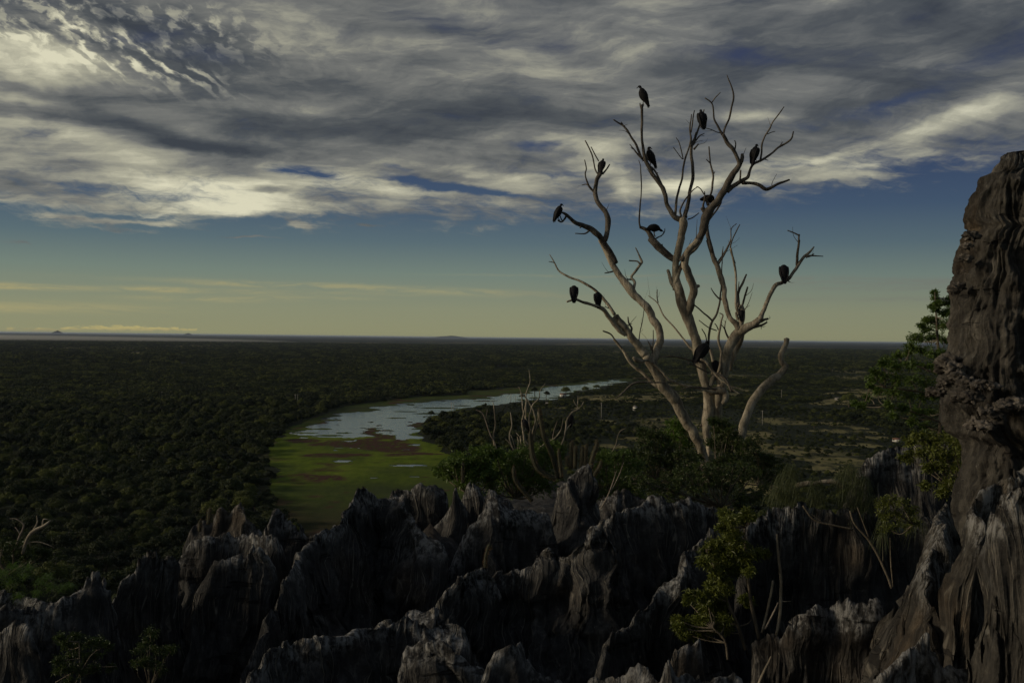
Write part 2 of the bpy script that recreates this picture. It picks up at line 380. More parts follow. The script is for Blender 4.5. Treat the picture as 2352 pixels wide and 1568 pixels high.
# one sheet to the horizon, finer where the picture looks
azs = np.concatenate([np.linspace(-180, -36, 40)[:-1], np.linspace(-36, 36, 620), np.linspace(36, 180, 40)[1:-1]])
ds = np.concatenate([[3], np.geomspace(40, 9000, 640), np.geomspace(9500, 120000, 40)])
AA, DD = np.meshgrid(R(1)*azs, ds)
gx = np.sin(AA)*DD; gy = np.cos(AA)*DD
gz = np.zeros(gx.shape)
f_, c_ = cover(gx, gy)
nc = len(azs)
me = mesh('ground', np.stack([gx, gy, gz], -1).reshape(-1, 3), grid_quads(len(ds), nc, True)[:, ::-1])
for nm, arr in (('field', f_), ('pale', c_)):
    at = me.attributes.new(nm, 'FLOAT', 'POINT'); at.data.foreach_set('value', arr.astype(np.float32).ravel())
m, t, b = material('ground')
af = t.node('ShaderNodeAttribute', attribute_name='field').outputs['Fac']; ap = t.node('ShaderNodeAttribute', attribute_name='pale').outputs['Fac']
pos = t.node('ShaderNodeNewGeometry').outputs['Position']
na = t.noise(t.mapping(pos, sc=(.02, .02, .02)), 1, 6, .62); nb = t.noise(t.mapping(pos, sc=(.15, .15, .15)), 1, 5, .65); nc_ = t.noise(t.mapping(pos, sc=(.0012, .0006, 1)), 1, 6, .7)
thick = t.ramp(t.add(t.mul(nb, .5), t.mul(nc_, .5)), [(.32, (.010, .014, .008)), (.5, (.022, .028, .015)), (.68, (.042, .046, .026))])
fld = t.mix(ap, t.ramp(nb, [(.3, (.06, .07, .025)), (.7, (.14, .125, .05))]), t.ramp(t.add(t.mul(nb, .6), t.mul(na, .4)), [(.32, (.10, .10, .04)), (.5, (.27, .23, .10)), (.68, (.48, .38, .19))]))
fm = t.rng(t.add(af, t.mul(t.m('SUBTRACT', na, .5), .9)), .3, .62, 0, 1, True)
spk = t.noise(t.mapping(pos, sc=(.09, .045, .1)), 1, 5, .7); fm = t.mul(fm, t.rng(t.add(spk, t.mul(ap, .10)), .47, .58, .12, 1, True))
t.put(b.inputs['Base Color'], t.mix(fm, thick, fld)); b.inputs['Roughness'].default_value = 1; b.inputs['Specular IOR Level'].default_value = .1
bp = t.node('ShaderNodeBump'); bp.inputs['Strength'].default_value = .5; bp.inputs['Distance'].default_value = 2; t.put(bp.inputs['Height'], nb); t.l.new(bp.outputs[0], b.inputs['Normal'])
tag(link('ground', me, m), kind='structure')
# far low hills
hb = MB()
for (u, vt, hw, dd_) in [(132, 758.5, 9, 40000), (432, 765.2, 8, 41000), (1035, 770.2, 30, 46500)]:
    c = P(u, vt, dd_); h = max(c[2], 30); wd = hw*dd_/F*1.6
    xs = np.linspace(-1.6, 1.6, 41); ys = np.linspace(-1.6, 1.6, 11); XX, YY = np.meshgrid(xs, ys)
    z = h*np.exp(-(XX**2)*1.6-YY**2*1.6)*(1+.18*fbm(XX*2, YY*2, 0, int(u), 3))-h*.04
    hb.add(np.stack([c[0]+XX*wd, dd_+YY*wd*.8, np.maximum(z, -20)], -1).reshape(-1, 3), grid_quads(11, 41))
m, t, b = material('hill'); b.inputs['Base Color'].default_value = (.03, .035, .03, 1); b.inputs['Roughness'].default_value = 1
tag(link('hills', hb.mesh('hills'), m), kind='structure')

# ---------------------------------------------------------------- lagoon: water sheet and floating mats
sx_, sy_ = 1.6, 2.6
xs = np.arange(-170, 215, sx_); ys = np.arange(225, 1560, sy_)
XX, YY = np.meshgrid(xs, ys); cx = XX+sx_/2; cy = YY+sy_/2
jx = fbm(cx/22, cy/22, 0, 31, 4)*7; jy = fbm(cx/26, cy/20, 3, 32, 4)*20
u_, v_ = proj(np.stack([cx+jx*.5, cy+jy*.5, cx*0], -1)); u2, v2 = proj(np.stack([cx+jx, cy+jy*1.6, cx*0], -1))
lag = inpoly(u_, v_, LAGOON); wat = inpoly(u2, v2, WATER) & lag
U0, V0 = proj(np.stack([cx, cy, cx*0], -1))
def ell(u, v, su, sv): return np.clip(1.35-((U0-u)/su)**2-((V0-v)/sv)**2, 0, 1)
n8 = fbm(cx/9, cy/12, 0, 41, 4); n20 = fbm(cx/26, cy/30, 0, 42, 4)
for (a, c, su, sv) in [(785, 1059, 24, 3), (940, 1069, 48, 3), (775, 1028, 12, 1), (955, 1022, 14, 2), (930, 1033, 22, 1), (860, 1098, 14, 1), (945, 1095, 22, 1), (700, 1005, 12, 2), (800, 1013, 22, 1.5)]:
    wat |= (ell(a, c, su, sv)+n8*.35 > .62) & lag
for (a, c, su, sv) in [(640, 1012, 30, 2), (700, 994, 34, 1.6), (760, 1000, 34, 1.4), (790, 994, 24, 1.4), (740, 985, 26, 1.5), (690, 1002, 40, 2.5), (985, 950, 40, 1.6), (1010, 937, 50, 1.5), (930, 945, 30, 1), (905, 960, 30, 1), (760, 965, 26, 1.4), (700, 967, 26, 1.2), (950, 1010, 20, 2), (960, 985, 22, 1.6), (1110, 921, 30, 1), (1060, 932, 20, 1)]:
    wat &= ~(ell(a, c, su, sv)+n8*.4 > .55)
speck = (ell(875, 990, 46, 17)*.9+n8*.7 > .78) & (YY > 0)
red = np.maximum.reduce([ell(830, 1021, 115, 9), ell(775, 1045, 80, 6), ell(900, 1030, 70, 8), ell(700, 1012, 40, 5), ell(960, 1042, 60, 2.5), ell(950, 975, 30, 8)*.7])+n20*.5+n8*.3
wat &= ~speck
fac = np.arange(len(ys)*len(xs)).reshape(XX.shape)[:-1, :-1]; nx = len(xs)
def cells(mask):
    a = fac[mask[:-1, :-1]]; return np.stack([a, a+1, a+nx+1, a+nx], -1)
V3 = np.stack([XX+fbm(XX/5, YY/5, 0, 51, 2)*.6, YY+fbm(XX/5, YY/5, 0, 52, 2)*.9, XX*0], -1).reshape(-1, 3)
def compact(V, q):
    ids, inv = np.unique(q, return_inverse=True); return V[ids], inv.reshape(-1, 4), ids
Vw, qw, _ = compact(V3+[0, 0, .06], cells(lag))
mw, t, b = material('water')
b.inputs['Base Color'].default_value = (.05, .06, .062, 1); b.inputs['Roughness'].default_value = .08; b.inputs['IOR'].default_value = 1.5
pos = t.node('ShaderNodeNewGeometry').outputs['Position']
bp = t.node('ShaderNodeBump'); bp.inputs['Strength'].default_value = .35; bp.inputs['Distance'].default_value = .35
t.put(bp.inputs['Height'], t.noise(t.mapping(pos, sc=(.25, .5, .5)), 1, 3, .5)); t.l.new(bp.outputs[0], b.inputs['Normal'])
tag(link('water', mesh('water', Vw, qw), mw), kind='structure')
Vm, qm, ids = compact(V3+[0, 0, .14], cells(lag & ~wat))
ci = np.minimum(ids, fac.max()); redv = np.zeros(XX.shape); redv[:, :] = np.clip((np.where(speck, 1, red)-.2)*3, 0, 1)
dry = np.clip((V0-1150)/40+n20*.5, 0, 1)+np.clip((615-U0)/30+n20*.3, 0, 1)*.8
bright = np.clip(1.0-np.clip((V0-1075)/75, 0, 1)*.5+n20*.25-np.clip((1000-V0)/30, 0, 1)*.5, .12, 2)
me = mesh('floating_plants', Vm, qm)
for nm, arr in (('red', redv), ('dry', np.clip(dry, 0, 1)), ('lush', bright)):
    at = me.attributes.new(nm, 'FLOAT', 'POINT'); at.data.foreach_set('value', arr.ravel()[ids].astype(np.float32))
m, t, b = material('floating plants')
A = lambda n: t.node('ShaderNodeAttribute', attribute_name=n).outputs['Fac']
pos = t.node('ShaderNodeNewGeometry').outputs['Position']
n_ = t.noise(t.mapping(pos, sc=(.3, .12, .2)), 1, 5, .6); n2_ = t.noise(t.mapping(pos, sc=(.05, .03, .05)), 1, 5, .6)
g = t.ramp(t.add(t.mul(n_, .5), t.mul(n2_, .5)), [(.33, (.055, .085, .007)), (.5, (.105, .145, .012)), (.68, (.165, .20, .022))])
g = t.mix(1.0, g, t.comb(A('lush'), A('lush'), A('lush')), 'MULTIPLY')
g = t.mix(t.mul(t.m('SUBTRACT', 1.1, A('lush'), clamp=True), .6), g, (.06, .075, .04, 1))
g = t.mix(A('dry'), g, t.ramp(n2_, [(.4, (.03, .032, .012)), (.6, (.07, .055, .025))]))
g = t.mix(t.mul(A('red'), t.rng(n_, .36, .5, .35, 1)), g, t.ramp(n_, [(.3, (.040, .018, .013)), (.7, (.09, .048, .036))]))
t.put(b.inputs['Base Color'], g); b.inputs['Roughness'].default_value = 1; b.inputs['Specular IOR Level'].default_value = .05
bp = t.node('ShaderNodeBump'); bp.inputs['Strength'].default_value = .5; bp.inputs['Distance'].default_value = .4; t.put(bp.inputs['Height'], n_); t.l.new(bp.outputs[0], b.inputs['Normal'])
tag(link('floating_plants', me, m), 'mats of bright green and dark red water plants floating on the lagoon', 'water plants', kind='stuff')

# ================================================================ woodland of the plain
def leafmat(name, c1, c2, c3, rnd=.35, trans=.25):
    m, t, b = material(name)
    oi = t.node('ShaderNodeObjectInfo').outputs['Random']; pos = t.node('ShaderNodeNewGeometry').outputs['Position']
    n = t.noise(pos, .9, 3, .6); big = t.noise(t.mapping(pos, sc=(.018, .018, .018)), 1, 3, .5)
    f = t.add(t.add(t.mul(n, .45), t.mul(t.m('POWER', oi, 2.2), rnd)), t.mul(t.m('SUBTRACT', big, .5), 1.1))
    c = t.ramp(f, [(.1, c1), (.45, c2), (.95, c3)])
    t.put(b.inputs['Base Color'], c); b.inputs['Roughness'].default_value = .7; b.inputs['Specular IOR Level'].default_value = .25
    tr = t.node('ShaderNodeBsdfTranslucent'); t.put(tr.inputs[0], c); mx = t.node('ShaderNodeMixShader'); mx.inputs[0].default_value = trans
    o = t.t.nodes['Material Output']; t.l.new(b.outputs[0], mx.inputs[1]); t.l.new(tr.outputs[0], mx.inputs[2]); t.l.new(mx.outputs[0], o.inputs[0])
    return m
M_FOR = leafmat('thicket leaves', (.016, .024, .009), (.036, .048, .016), (.11, .125, .03), .75)
def leafquads(c, nrm, ln, wd, g):
    """one folded leaf or leaf clump per row of c: 4 corners, 2 triangles"""
    n = len(c)
    nrm = nrm/(np.linalg.norm(nrm, axis=1)[:, None]+1e-9)
    a = g.normal(size=(n, 3)); a -= nrm*np.sum(a*nrm, 1)[:, None]; a /= np.linalg.norm(a, axis=1)[:, None]+1e-9
    b_ = np.cross(nrm, a); ln = np.broadcast_to(ln, n)[:, None]; wd = np.broadcast_to(wd, n)[:, None]
    v = np.stack([c-a*ln*.5, c+b_*wd*.5-nrm*wd*.15, c+a*ln*.5, c-b_*wd*.5-nrm*wd*.15], 1).reshape(-1, 3)
    k = np.arange(n)[:, None]*4
    return v, np.concatenate([k+[0, 1, 2], k+[0, 2, 3]])
def crown(g, rx, h, lobes, per, size):
    """leaf clumps spread over an uneven group of lobes"""
    C = []; N = []
    for _ in range(lobes):
        a = g.uniform(0, 2*np.pi); r = rx*.72*math.sqrt(g.uniform(0, 1)); lr = rx*g.uniform(.18, .46)
        c = np.array([math.cos(a)*r, math.sin(a)*r, h*(1-.42*(r/rx)**1.3)*g.uniform(.72, 1.0)-lr*.55])
        d = g.normal(size=(per, 3)); d[:, 2] = np.abs(d[:, 2])*1.0-.35; d /= np.linalg.norm(d, axis=1)[:, None]
        C.append(c+d*lr*g.uniform(.65, 1.08, (per, 1))*[1, 1, .8]); N.append(d+g.normal(size=(per, 3))*.45)
    C = np.concatenate(C); N = np.concatenate(N)
    return leafquads(C, N, size*g.uniform(.6, 1.3, len(C)), size*g.uniform(.5, .9, len(C)), g)
M_BARK = material('grey bark')[0]; M_BARK.node_tree.nodes['Principled BSDF'].inputs['Base Color'].default_value = (.10, .085, .065, 1); M_BARK.node_tree.nodes['Principled BSDF'].inputs['Roughness'].default_value = .95
near_kinds = []
for k in range(6):
    g = np.random.default_rng(100+k); v, q = crown(g, g.uniform(2.0, 3.2), g.uniform(3.8, 5.6), 20+3*k, 84, .36)
    mb = MB(); 
    for s in range(3):
        a = g.uniform(0, 6.28); e = np.array([math.cos(a)*1.4, math.sin(a)*1.4, 3.9]); tube(mb, [[0, 0, -.3], [e[0]*.2, e[1]*.2, 1.5], e], [.16, .11, .04], 5)
    near_kinds.append((mesh('crown', v, q, False), mb.mesh('trunk')))
def hidden(name, me, mat, coll):
    o = D.objects.new(name, me); me.materials.append(mat); coll.objects.link(o); return o
def scatter(name, pts, rot, sc, idx, coll, label, cat, tilt=None):
    me = D.meshes.new(name); me.from_pydata(np.asarray(pts).tolist(), [], [])
    for nm, ty, arr in (('rot', 'FLOAT', rot), ('sc', 'FLOAT', sc), ('idx', 'INT', idx)):
        at = me.attributes.new(nm, ty, 'POINT'); at.data.foreach_set('value', np.asarray(arr, np.float32 if ty == 'FLOAT' else np.int32))
    o = D.objects.new(name, me); COL.objects.link(o)
    ng = D.node_groups.new(name, 'GeometryNodeTree'); ng.interface.new_socket('Geometry', in_out='INPUT', socket_type='NodeSocketGeometry'); ng.interface.new_socket('Geometry', in_out='OUTPUT', socket_type='NodeSocketGeometry')
    N = ng.nodes; L = ng.links
    gi = N.new('NodeGroupInput'); go = N.new('NodeGroupOutput'); mp = N.new('GeometryNodeMeshToPoints'); ip = N.new('GeometryNodeInstanceOnPoints'); ci = N.new('GeometryNodeCollectionInfo')
    ci.inputs[0].default_value = coll; ci.inputs['Separate Children'].default_value = True; ci.inputs['Reset Children'].default_value = True
    def at(nm, ty):
        a = N.new('GeometryNodeInputNamedAttribute'); a.data_type = ty; a.inputs[0].default_value = nm; return a.outputs[0]
    cx = N.new('ShaderNodeCombineXYZ'); L.new(at('rot', 'FLOAT'), cx.inputs[2])
    cs = N.new('ShaderNodeCombineXYZ')
    for i in range(3): L.new(at('sc', 'FLOAT'), cs.inputs[i])
    L.new(gi.outputs[0], mp.inputs[0]); L.new(mp.outputs[0], ip.inputs['Points']); L.new(ci.outputs[0], ip.inputs['Instance'])
    ip.inputs['Pick Instance'].default_value = True; L.new(at('idx', 'INT'), ip.inputs['Instance Index'])
    L.new(cx.outputs[0], ip.inputs['Rotation']); L.new(cs.outputs[0], ip.inputs['Scale']); L.new(ip.outputs[0], go.inputs[0])
    md = o.modifiers.new('scatter', 'NODES'); md.node_group = ng
    return tag(o, label, cat, kind='stuff')
LAGP = np.array(LAGOON)
SKY_X = [0, 60, 150, 215, 300, 340, 420, 480, 545, 640, 735, 800, 900, 1000, 1100, 1300, 1500, 1750, 1830, 1950, 2070, 2200, 2352]
SKY_Y = [1395, 1380, 1350, 1312, 1290, 1250, 1215, 1165, 1155, 1165, 1215, 1125, 1120, 1100, 1080, 1060, 1100, 1130, 1110, 1060, 1010, 1000, 1000]   # how low the plain shows above the rocks
def place(n, d0, d1, amax=33, seed=1, hgt=5.0, keep=.25):
    g = np.random.default_rng(seed)
    a = R(1)*g.uniform(-amax, amax, n); d = np.sqrt(g.uniform(d0**2, d1**2, n)); x = np.sin(a)*d; y = np.cos(a)*d
    ub, vb = proj(np.stack([x, y, x*0], -1)); ut, vt = proj(np.stack([x, y, x*0+hgt*.8], -1))
    ok = ~inpoly(ub, vb, LAGP) & ~inpoly(ut, vt, LAGP)
    f, c = cover(x, y)
    ok &= g.uniform(0, 1, n) < np.clip(1.12-f*1.2, .14, 1)
    return x[ok], y[ok], g
# nearest trees, one by one
x, y, g = place(24000, 150, 900, seed=3)
u, v = proj(np.stack([x, y, x*0+3.5], -1)); sk = np.interp(u, SKY_X, SKY_Y)
vis = (u > -15) & (u < 2367) & (v < sk+8)
order = np.argsort(np.hypot(x, y)); order = order[vis[order]]
first = order[:292]; rest = np.setdiff1d(np.arange(len(x)), first)
KL = ['round dark green thicket tree', 'broad mid green thicket tree', 'low bushy thicket tree', 'uneven olive thicket tree', 'dense dark thicket tree', 'wide flat-topped thicket tree']
for i, k in enumerate(first):
    kk = int(g.integers(6)); s = .45+.95*g.uniform(0, 1)**1.6
    e = empty('woodland_tree', (x[k], y[k], 0), None, 'tree', 'nearest trees of the woodland below the rocks')
    uu, vv = proj([x[k], y[k], 3.5])
    e['label'] = KL[kk]+' among the nearest trees of the woodland below the '+('leftmost' if uu < 350 else 'left' if uu < 900 else 'right')+' rocks'
    e.rotation_euler[2] = g.uniform(0, 6.28); e.scale = (s, s, s*g.uniform(.85, 1.1))
    link('crown', near_kinds[kk][0], M_FOR, e); link('trunk', near_kinds[kk][1], M_BARK, e)
kc = D.collections.new('woodland kinds')
for k in range(6):
    hidden('near kind', near_kinds[k][0], M_FOR, kc) if False else kc.objects.link(D.objects.new('kind_a%d' % k, near_kinds[k][0]))
far = []
for k in range(5):                       # ten metre wide pieces of thicket
    g2 = np.random.default_rng(300+k); VV = []; QQ = []; n = 0
    for j in range(9):
        v_, q_ = crown(g2, g2.uniform(1.2, 3.4), g2.uniform(2.4, 5.6), 5, 13, .95)
        v_ = v_+[g2.uniform(-6, 6), g2.uniform(-6, 6), 0]; VV.append(v_); QQ.append(q_+n); n += len(v_)
    mm = mesh('thicket', np.concatenate(VV), np.concatenate(QQ), False); mm.materials.append(M_FOR); kc.objects.link(D.objects.new('kind_b%d' % k, mm))
r_ = len(rest)
X1, Y1, g = place(26000, 900, 2000, seed=5)
X2, Y2, _ = place(60000, 2000, 7500, seed=6, hgt=3)
px = np.concatenate([x[rest], X1, X2]); py = np.concatenate([y[rest], Y1, Y2]); n = len(px)
g = np.random.default_rng(9)
rsz = np.where((np.arctan2(px, py) > -.02) & (np.hypot(px, py) < 2000), np.clip(.5+.3*fbm(px/70, py/90, 0, 61, 3), .22, .9), 1.0)
idx = np.concatenate([g.integers(0, 6, r_), g.integers(6, 11, n-r_)])
sc = np.concatenate([(.40+.95*g.uniform(0, 1, r_)**1.6), g.uniform(.75, 1.25, len(X1)), g.uniform(1.0, 2.0, len(X2))])
scatter('woodland', np.stack([px, py, px*0], -1), g.uniform(0, 6.28, n), sc*rsz*g.uniform(.75, 1.35, n), idx, kc, 'dense dry woodland covering the plain as far as the horizon', 'woodland')
# lone dark trees on the fields
LT = [(1465, 919, 12), (1228, 905, 13), (1300, 908, 15), (1200, 915, 9), (1345, 903, 12), (1320, 912, 10), (1255, 912, 10), (1905, 918, 9), (1950, 935, 24), (1985, 925, 14), (1370, 895, 10), (1180, 935, 8), (990, 957, 10), (1020, 955, 8), (1870, 985, 12), (2000, 960, 14), (1830, 940, 8)]
LTL = ['beside the small white house', 'beyond the dead bush with the cacti', 'left of the red-roofed farmhouse', 'left end of the row on the river bank', 'right of the red-roofed farmhouse', 'just in front of the red-roofed farmhouse', 'above the grey farm shed', 'small one by the far right shed',
    'largest on the ochre fields at the right', 'beside the largest tree of the right fields', 'right end of the row on the river bank', 'lower left of the river-bank row', 'at the tip of the wooded point', 'behind the tip of the wooded point', 'low on the right scrubland', 'at the right under the ochre fields', 'left of the ochre fields at the right']
for (u, v, s), lb_ in zip(LT, LTL):
    gp = G(u, v); h = s*gp[1]/F*1.55; k = int(g.integers(6))
    e = empty('field_tree', gp, 'dark rounded field tree, '+lb_, 'tree', 'lone trees on the fields by the river')
    e.scale = (h/5.2, h/5.2, h/5.6); e.rotation_euler[2] = g.uniform(0, 6.28)
    link('crown', near_kinds[k][0], M_FOR, e); link('trunk', near_kinds[k][1], M_BARK, e)

# ---------------------------------------------------------------- farm buildings and poles
def simple(name, col, rough=.85):
    m, t, b = material(name); pos = t.node('ShaderNodeTexCoord').outputs['Object']; n = t.noise(pos, 1.5, 4, .6)
    t.put(b.inputs['Base Color'], t.mix(1.0, (*col, 1), t.ramp(n, [(.3, (.8, .8, .78)), (.7, (1.08, 1.06, 1.02))]), 'MULTIPLY')); b.inputs['Roughness'].default_value = rough
    return m
M_WHITE = simple('white render', (.78, .76, .70)); M_GREYW = simple('grey render', (.26, .25, .23)); M_ROOF = simple('clay tiles', (.20, .095, .065)); M_ROOFG = simple('grey roof sheets', (.17, .16, .15)); M_DARK = simple('dark opening', (.03, .03, .03)); M_POLE = simple('pole concrete', (.36, .34, .30))
def box(mb, x0, x1, y0, y1, z0, z1):
    v = [(x, y, z) for z in (z0, z1) for y in (y0, y1) for x in (x0, x1)]
    mb.add(v, [[0, 1, 3, 2][::-1], [4, 5, 7, 6], [0, 1, 5, 4], [2, 6, 7, 3], [0, 4, 6, 2], [1, 3, 7, 5]])
def house(u, v, wpx, hpx, rot, wall, label, roof=None):
    gp = G(u, v); sc = gp[1]/F; w_ = wpx*sc; h_ = max(hpx*sc*.62, 1.5); dp = w_*.7
    e = empty('farm_house', gp, label, 'house'); e.rotation_euler[2] = R(rot)
    mb = MB(); box(mb, -w_/2, w_/2, -dp/2, dp/2, 0, h_); link('wall', mb.mesh('wall', smooth=False), wall, e)
    mb = MB(); o = .25; rh = h_*.5
    vv = [(-w_/2-o, -dp/2-o, h_+.01), (w_/2+o, -dp/2-o, h_+.01), (w_/2+o, dp/2+o, h_+.01), (-w_/2-o, dp/2+o, h_+.01), (-w_/2-o, 0, h_+rh), (w_/2+o, 0, h_+rh)]
    mb.add(vv, [[0, 1, 5, 4], [2, 3, 4, 5], [0, 3, 2, 1]], [[0, 4, 3], [1, 2, 5]]); link('roof', mb.mesh('roof', smooth=False), roof or M_ROOF, e)
    mb = MB(); box(mb, -.5, .5, -dp/2-.03, -dp/2-.004, .0, min(2.0, h_*.8)); link('door', mb.mesh('door', smooth=False), M_DARK, e)
    for s in (-1, 1):
        mb = MB(); box(mb, s*w_*.3-.45, s*w_*.3+.45, -dp/2-.03, -dp/2-.004, h_*.4, h_*.75); link('window', mb.mesh('window', smooth=False), M_DARK, e)
house(1459, 943, 9, 13, -58, M_WHITE, 'small white-walled house alone in the scrub left of the big dead tree', M_ROOFG)
house(1293, 911, 13, 9, 10, M_WHITE, 'farmhouse with red roof among the dark trees by the river')
house(1262, 933, 17, 10, -8, M_GREYW, 'low grey farm shed behind the dead bush', M_ROOFG)
house(2062, 1014, 20, 9, 14, M_WHITE, 'pale house with red roof peeping over the rocks below the pillar')
house(1928, 919, 18, 7, 5, M_GREYW, 'long grey barn on the ochre fields at the right', M_ROOFG)
house(52, 812, 6, 5, 20, M_WHITE, 'tiny white house on the far field at the left', M_ROOFG)
PL = [(1037, 957, 924, 'left pole of the pair at the wooded point'), (1042, 957, 924, 'right pole of the pair at the wooded point'), (1173, 918, 905, 'short pole standing by the water behind the dead bush'), (1184, 920, 909, 'shortest pole on the river bank'), (1381, 962, 924, 'pale pole in the scrub below the ochre field'),
    (1751, 976, 942, 'thin pole in the scrub right of the big dead tree'), (1795, 918, 895, 'far pole on the scrubland at the right'), (678, 930, 905, 'left pole of the pair in the far wood'), (683, 930, 905, 'right pole of the pair in the far wood'), (327, 1083, 1055, 'pole in the wood right of the brown clearing\'s left rim'), (442, 1085, 1060, 'pole with cross-arm just beyond the brown clearing'), (246, 1098, 1071, 'pole with cross-arm nearest the bottom left of the wood'), (372, 915, 900, 'left far pole of the wood'), (427, 1022, 1008, 'small pole halfway up the left wood')]
for (u, v0, v1, lb_) in PL:
    gp = G(u, v0); h = (v0-v1)*gp[1]/F; e = empty('utility_pole', gp, lb_, 'utility pole', 'utility poles crossing the plain')
    mb = MB(); tube(mb, [[0, 0, -.3], [0, 0, h]], [.22, .16], 6); link('pole', mb.mesh('pole'), M_POLE, e)
    mb = MB(); box(mb, -.9, .9, -.12, .12, h*.93, h*.93+.16); link('cross_arm', mb.mesh('cross_arm', smooth=False), M_POLE, e)
# ================================================================ limestone
m, t, b = material('weathered limestone'); M_ROCK = m
pos = t.node('ShaderNodeNewGeometry').outputs['Position']
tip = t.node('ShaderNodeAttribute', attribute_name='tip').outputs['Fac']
ncoarse = t.noise(pos, 1.1, 5, .62, .3); nfine = t.noise(pos, 9, 6, .68); npit = t.noise(pos, 42, 5, .75)
stk = t.noise(t.mapping(pos, sc=(9, 9, .8)), 1, 5, .62, .5); stk2 = t.noise(t.mapping(pos, sc=(30, 30, 2.2)), 1, 4, .6, .4)
base = t.ramp(t.add(t.mul(stk, .45), t.add(t.mul(nfine, .3), t.mul(ncoarse, .25))), [(.36, (.015, .0147, .0143)), (.47, (.036, .0352, .034)), (.55, (.064, .062, .058)), (.66, (.155, .15, .138))])
brown = t.rng(t.noise(t.mapping(pos, loc=(3, 7, 1)), .8, 4, .6), .52, .70, 0, .75, True)
base = t.mix(brown, base, t.mix(1.0, base, (1.25, .98, .70, 1), 'MULTIPLY'))
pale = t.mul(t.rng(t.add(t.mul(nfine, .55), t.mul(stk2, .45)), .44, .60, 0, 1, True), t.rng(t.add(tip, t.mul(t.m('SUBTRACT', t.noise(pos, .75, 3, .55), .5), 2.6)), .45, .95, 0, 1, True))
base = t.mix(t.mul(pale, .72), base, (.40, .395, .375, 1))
lich = t.rng(t.noise(pos, 5.5, 5, .72), .64, .71, 0, .4, True)
base = t.mix(lich, base, (.30, .295, .27, 1))
crk = t.rng(t.noise(t.mapping(pos, sc=(1.2, 1.2, 6)), 1, 4, .6), .365, .33, 0, .6, True)
b.inputs['Roughness'].default_value = .92; b.inputs['Specular IOR Level'].default_value = .25
qa = t.node('ShaderNodeAttribute', attribute_name='rib').outputs['Fac']
def ribf(f, w): return t.m('ABSOLUTE', t.m('SINE', t.add(t.mul(qa, f), t.mul(t.m('SUBTRACT', t.noise(t.mapping(pos, sc=(1.6, 1.6, .35)), 1, 3, .6), .5), w))))
ra = t.node('ShaderNodeAttribute', attribute_name='ribs').outputs['Fac']; rpat = t.mul(ra, t.rng(t.noise(pos, 1.9, 4, .6), .40, .62, .05, 1, True))
rb1 = ribf(31, 6); rb2 = ribf(67, 11)
line = t.add(t.rng(rb1, .0, .22, 1, 0, True), t.mul(t.rng(rb2, .0, .25, 1, 0, True), .5))
line = t.mul(line, rpat)
base = t.mix(t.mul(line, .7), base, (.25, .225, .18, 1)); base = t.mix(t.mul(crk, 1.2), base, (.012, .011, .010, 1))  # pale rib lines put sunlit rib edges into the rock colour
t.put(b.inputs['Base Color'], base)
hh = t.add(t.add(t.mul(stk, 1.0), t.mul(stk2, .45)), t.add(t.mul(nfine, .7), t.mul(npit, .6)))
bp = t.node('ShaderNodeBump'); bp.inputs['Strength'].default_value = .85; bp.inputs['Distance'].default_value = .06
t.put(bp.inputs['Height'], t.add(hh, t.add(t.mul(t.add(t.mul(rb1, -.8), t.mul(rb2, -.35)), rpat), t.mul(crk, -1.2)))); t.l.new(bp.outputs[0], b.inputs['Normal'])
def ridged(q, seed):             # sharp ribs between rounded runnels
    ph = q+.55*noise(q*.45, 0, 0, seed)
    return np.abs(np.sin(np.pi*ph))*(.65+.35*noise(q*.8, 3.3, 0, seed+1))
def roughen(V, amp, seed):
    x, y, z = V[..., 0], V[..., 1], V[..., 2]
    dx = fbm(x*1.3, y*1.3, z*.9, seed, 3)*amp+fbm(x*5, y*5, z*3, seed+1, 3)*amp*.42+fbm(x*15, y*15, z*9, seed+31, 2)*amp*.13
    dy = fbm(x*1.3, y*1.3, z*.9, seed+2, 3)*amp+fbm(x*5, y*5, z*3, seed+3, 3)*amp*.42+fbm(x*15, y*15, z*9, seed+33, 2)*amp*.13
    lay = noise(x*.7, y*.7, z*4.5+noise(x, y, z, seed)*.8, seed+5)
    led = np.clip(lay*3, -1, 1)*amp*.22
    o = V.copy(); o[..., 0] += dx; o[..., 1] += dy-led; o[..., 2] += fbm(x*4, y*4, z*4, seed+7, 3)*amp*.25
    cr = np.clip(.16-np.abs(fbm(x*.9, y*.9, z*1.5, seed+21, 3)), 0, 1); o[..., 1] += cr*amp*4.5; o[..., 2] -= cr*amp*1.0
    return o
rock_list = []
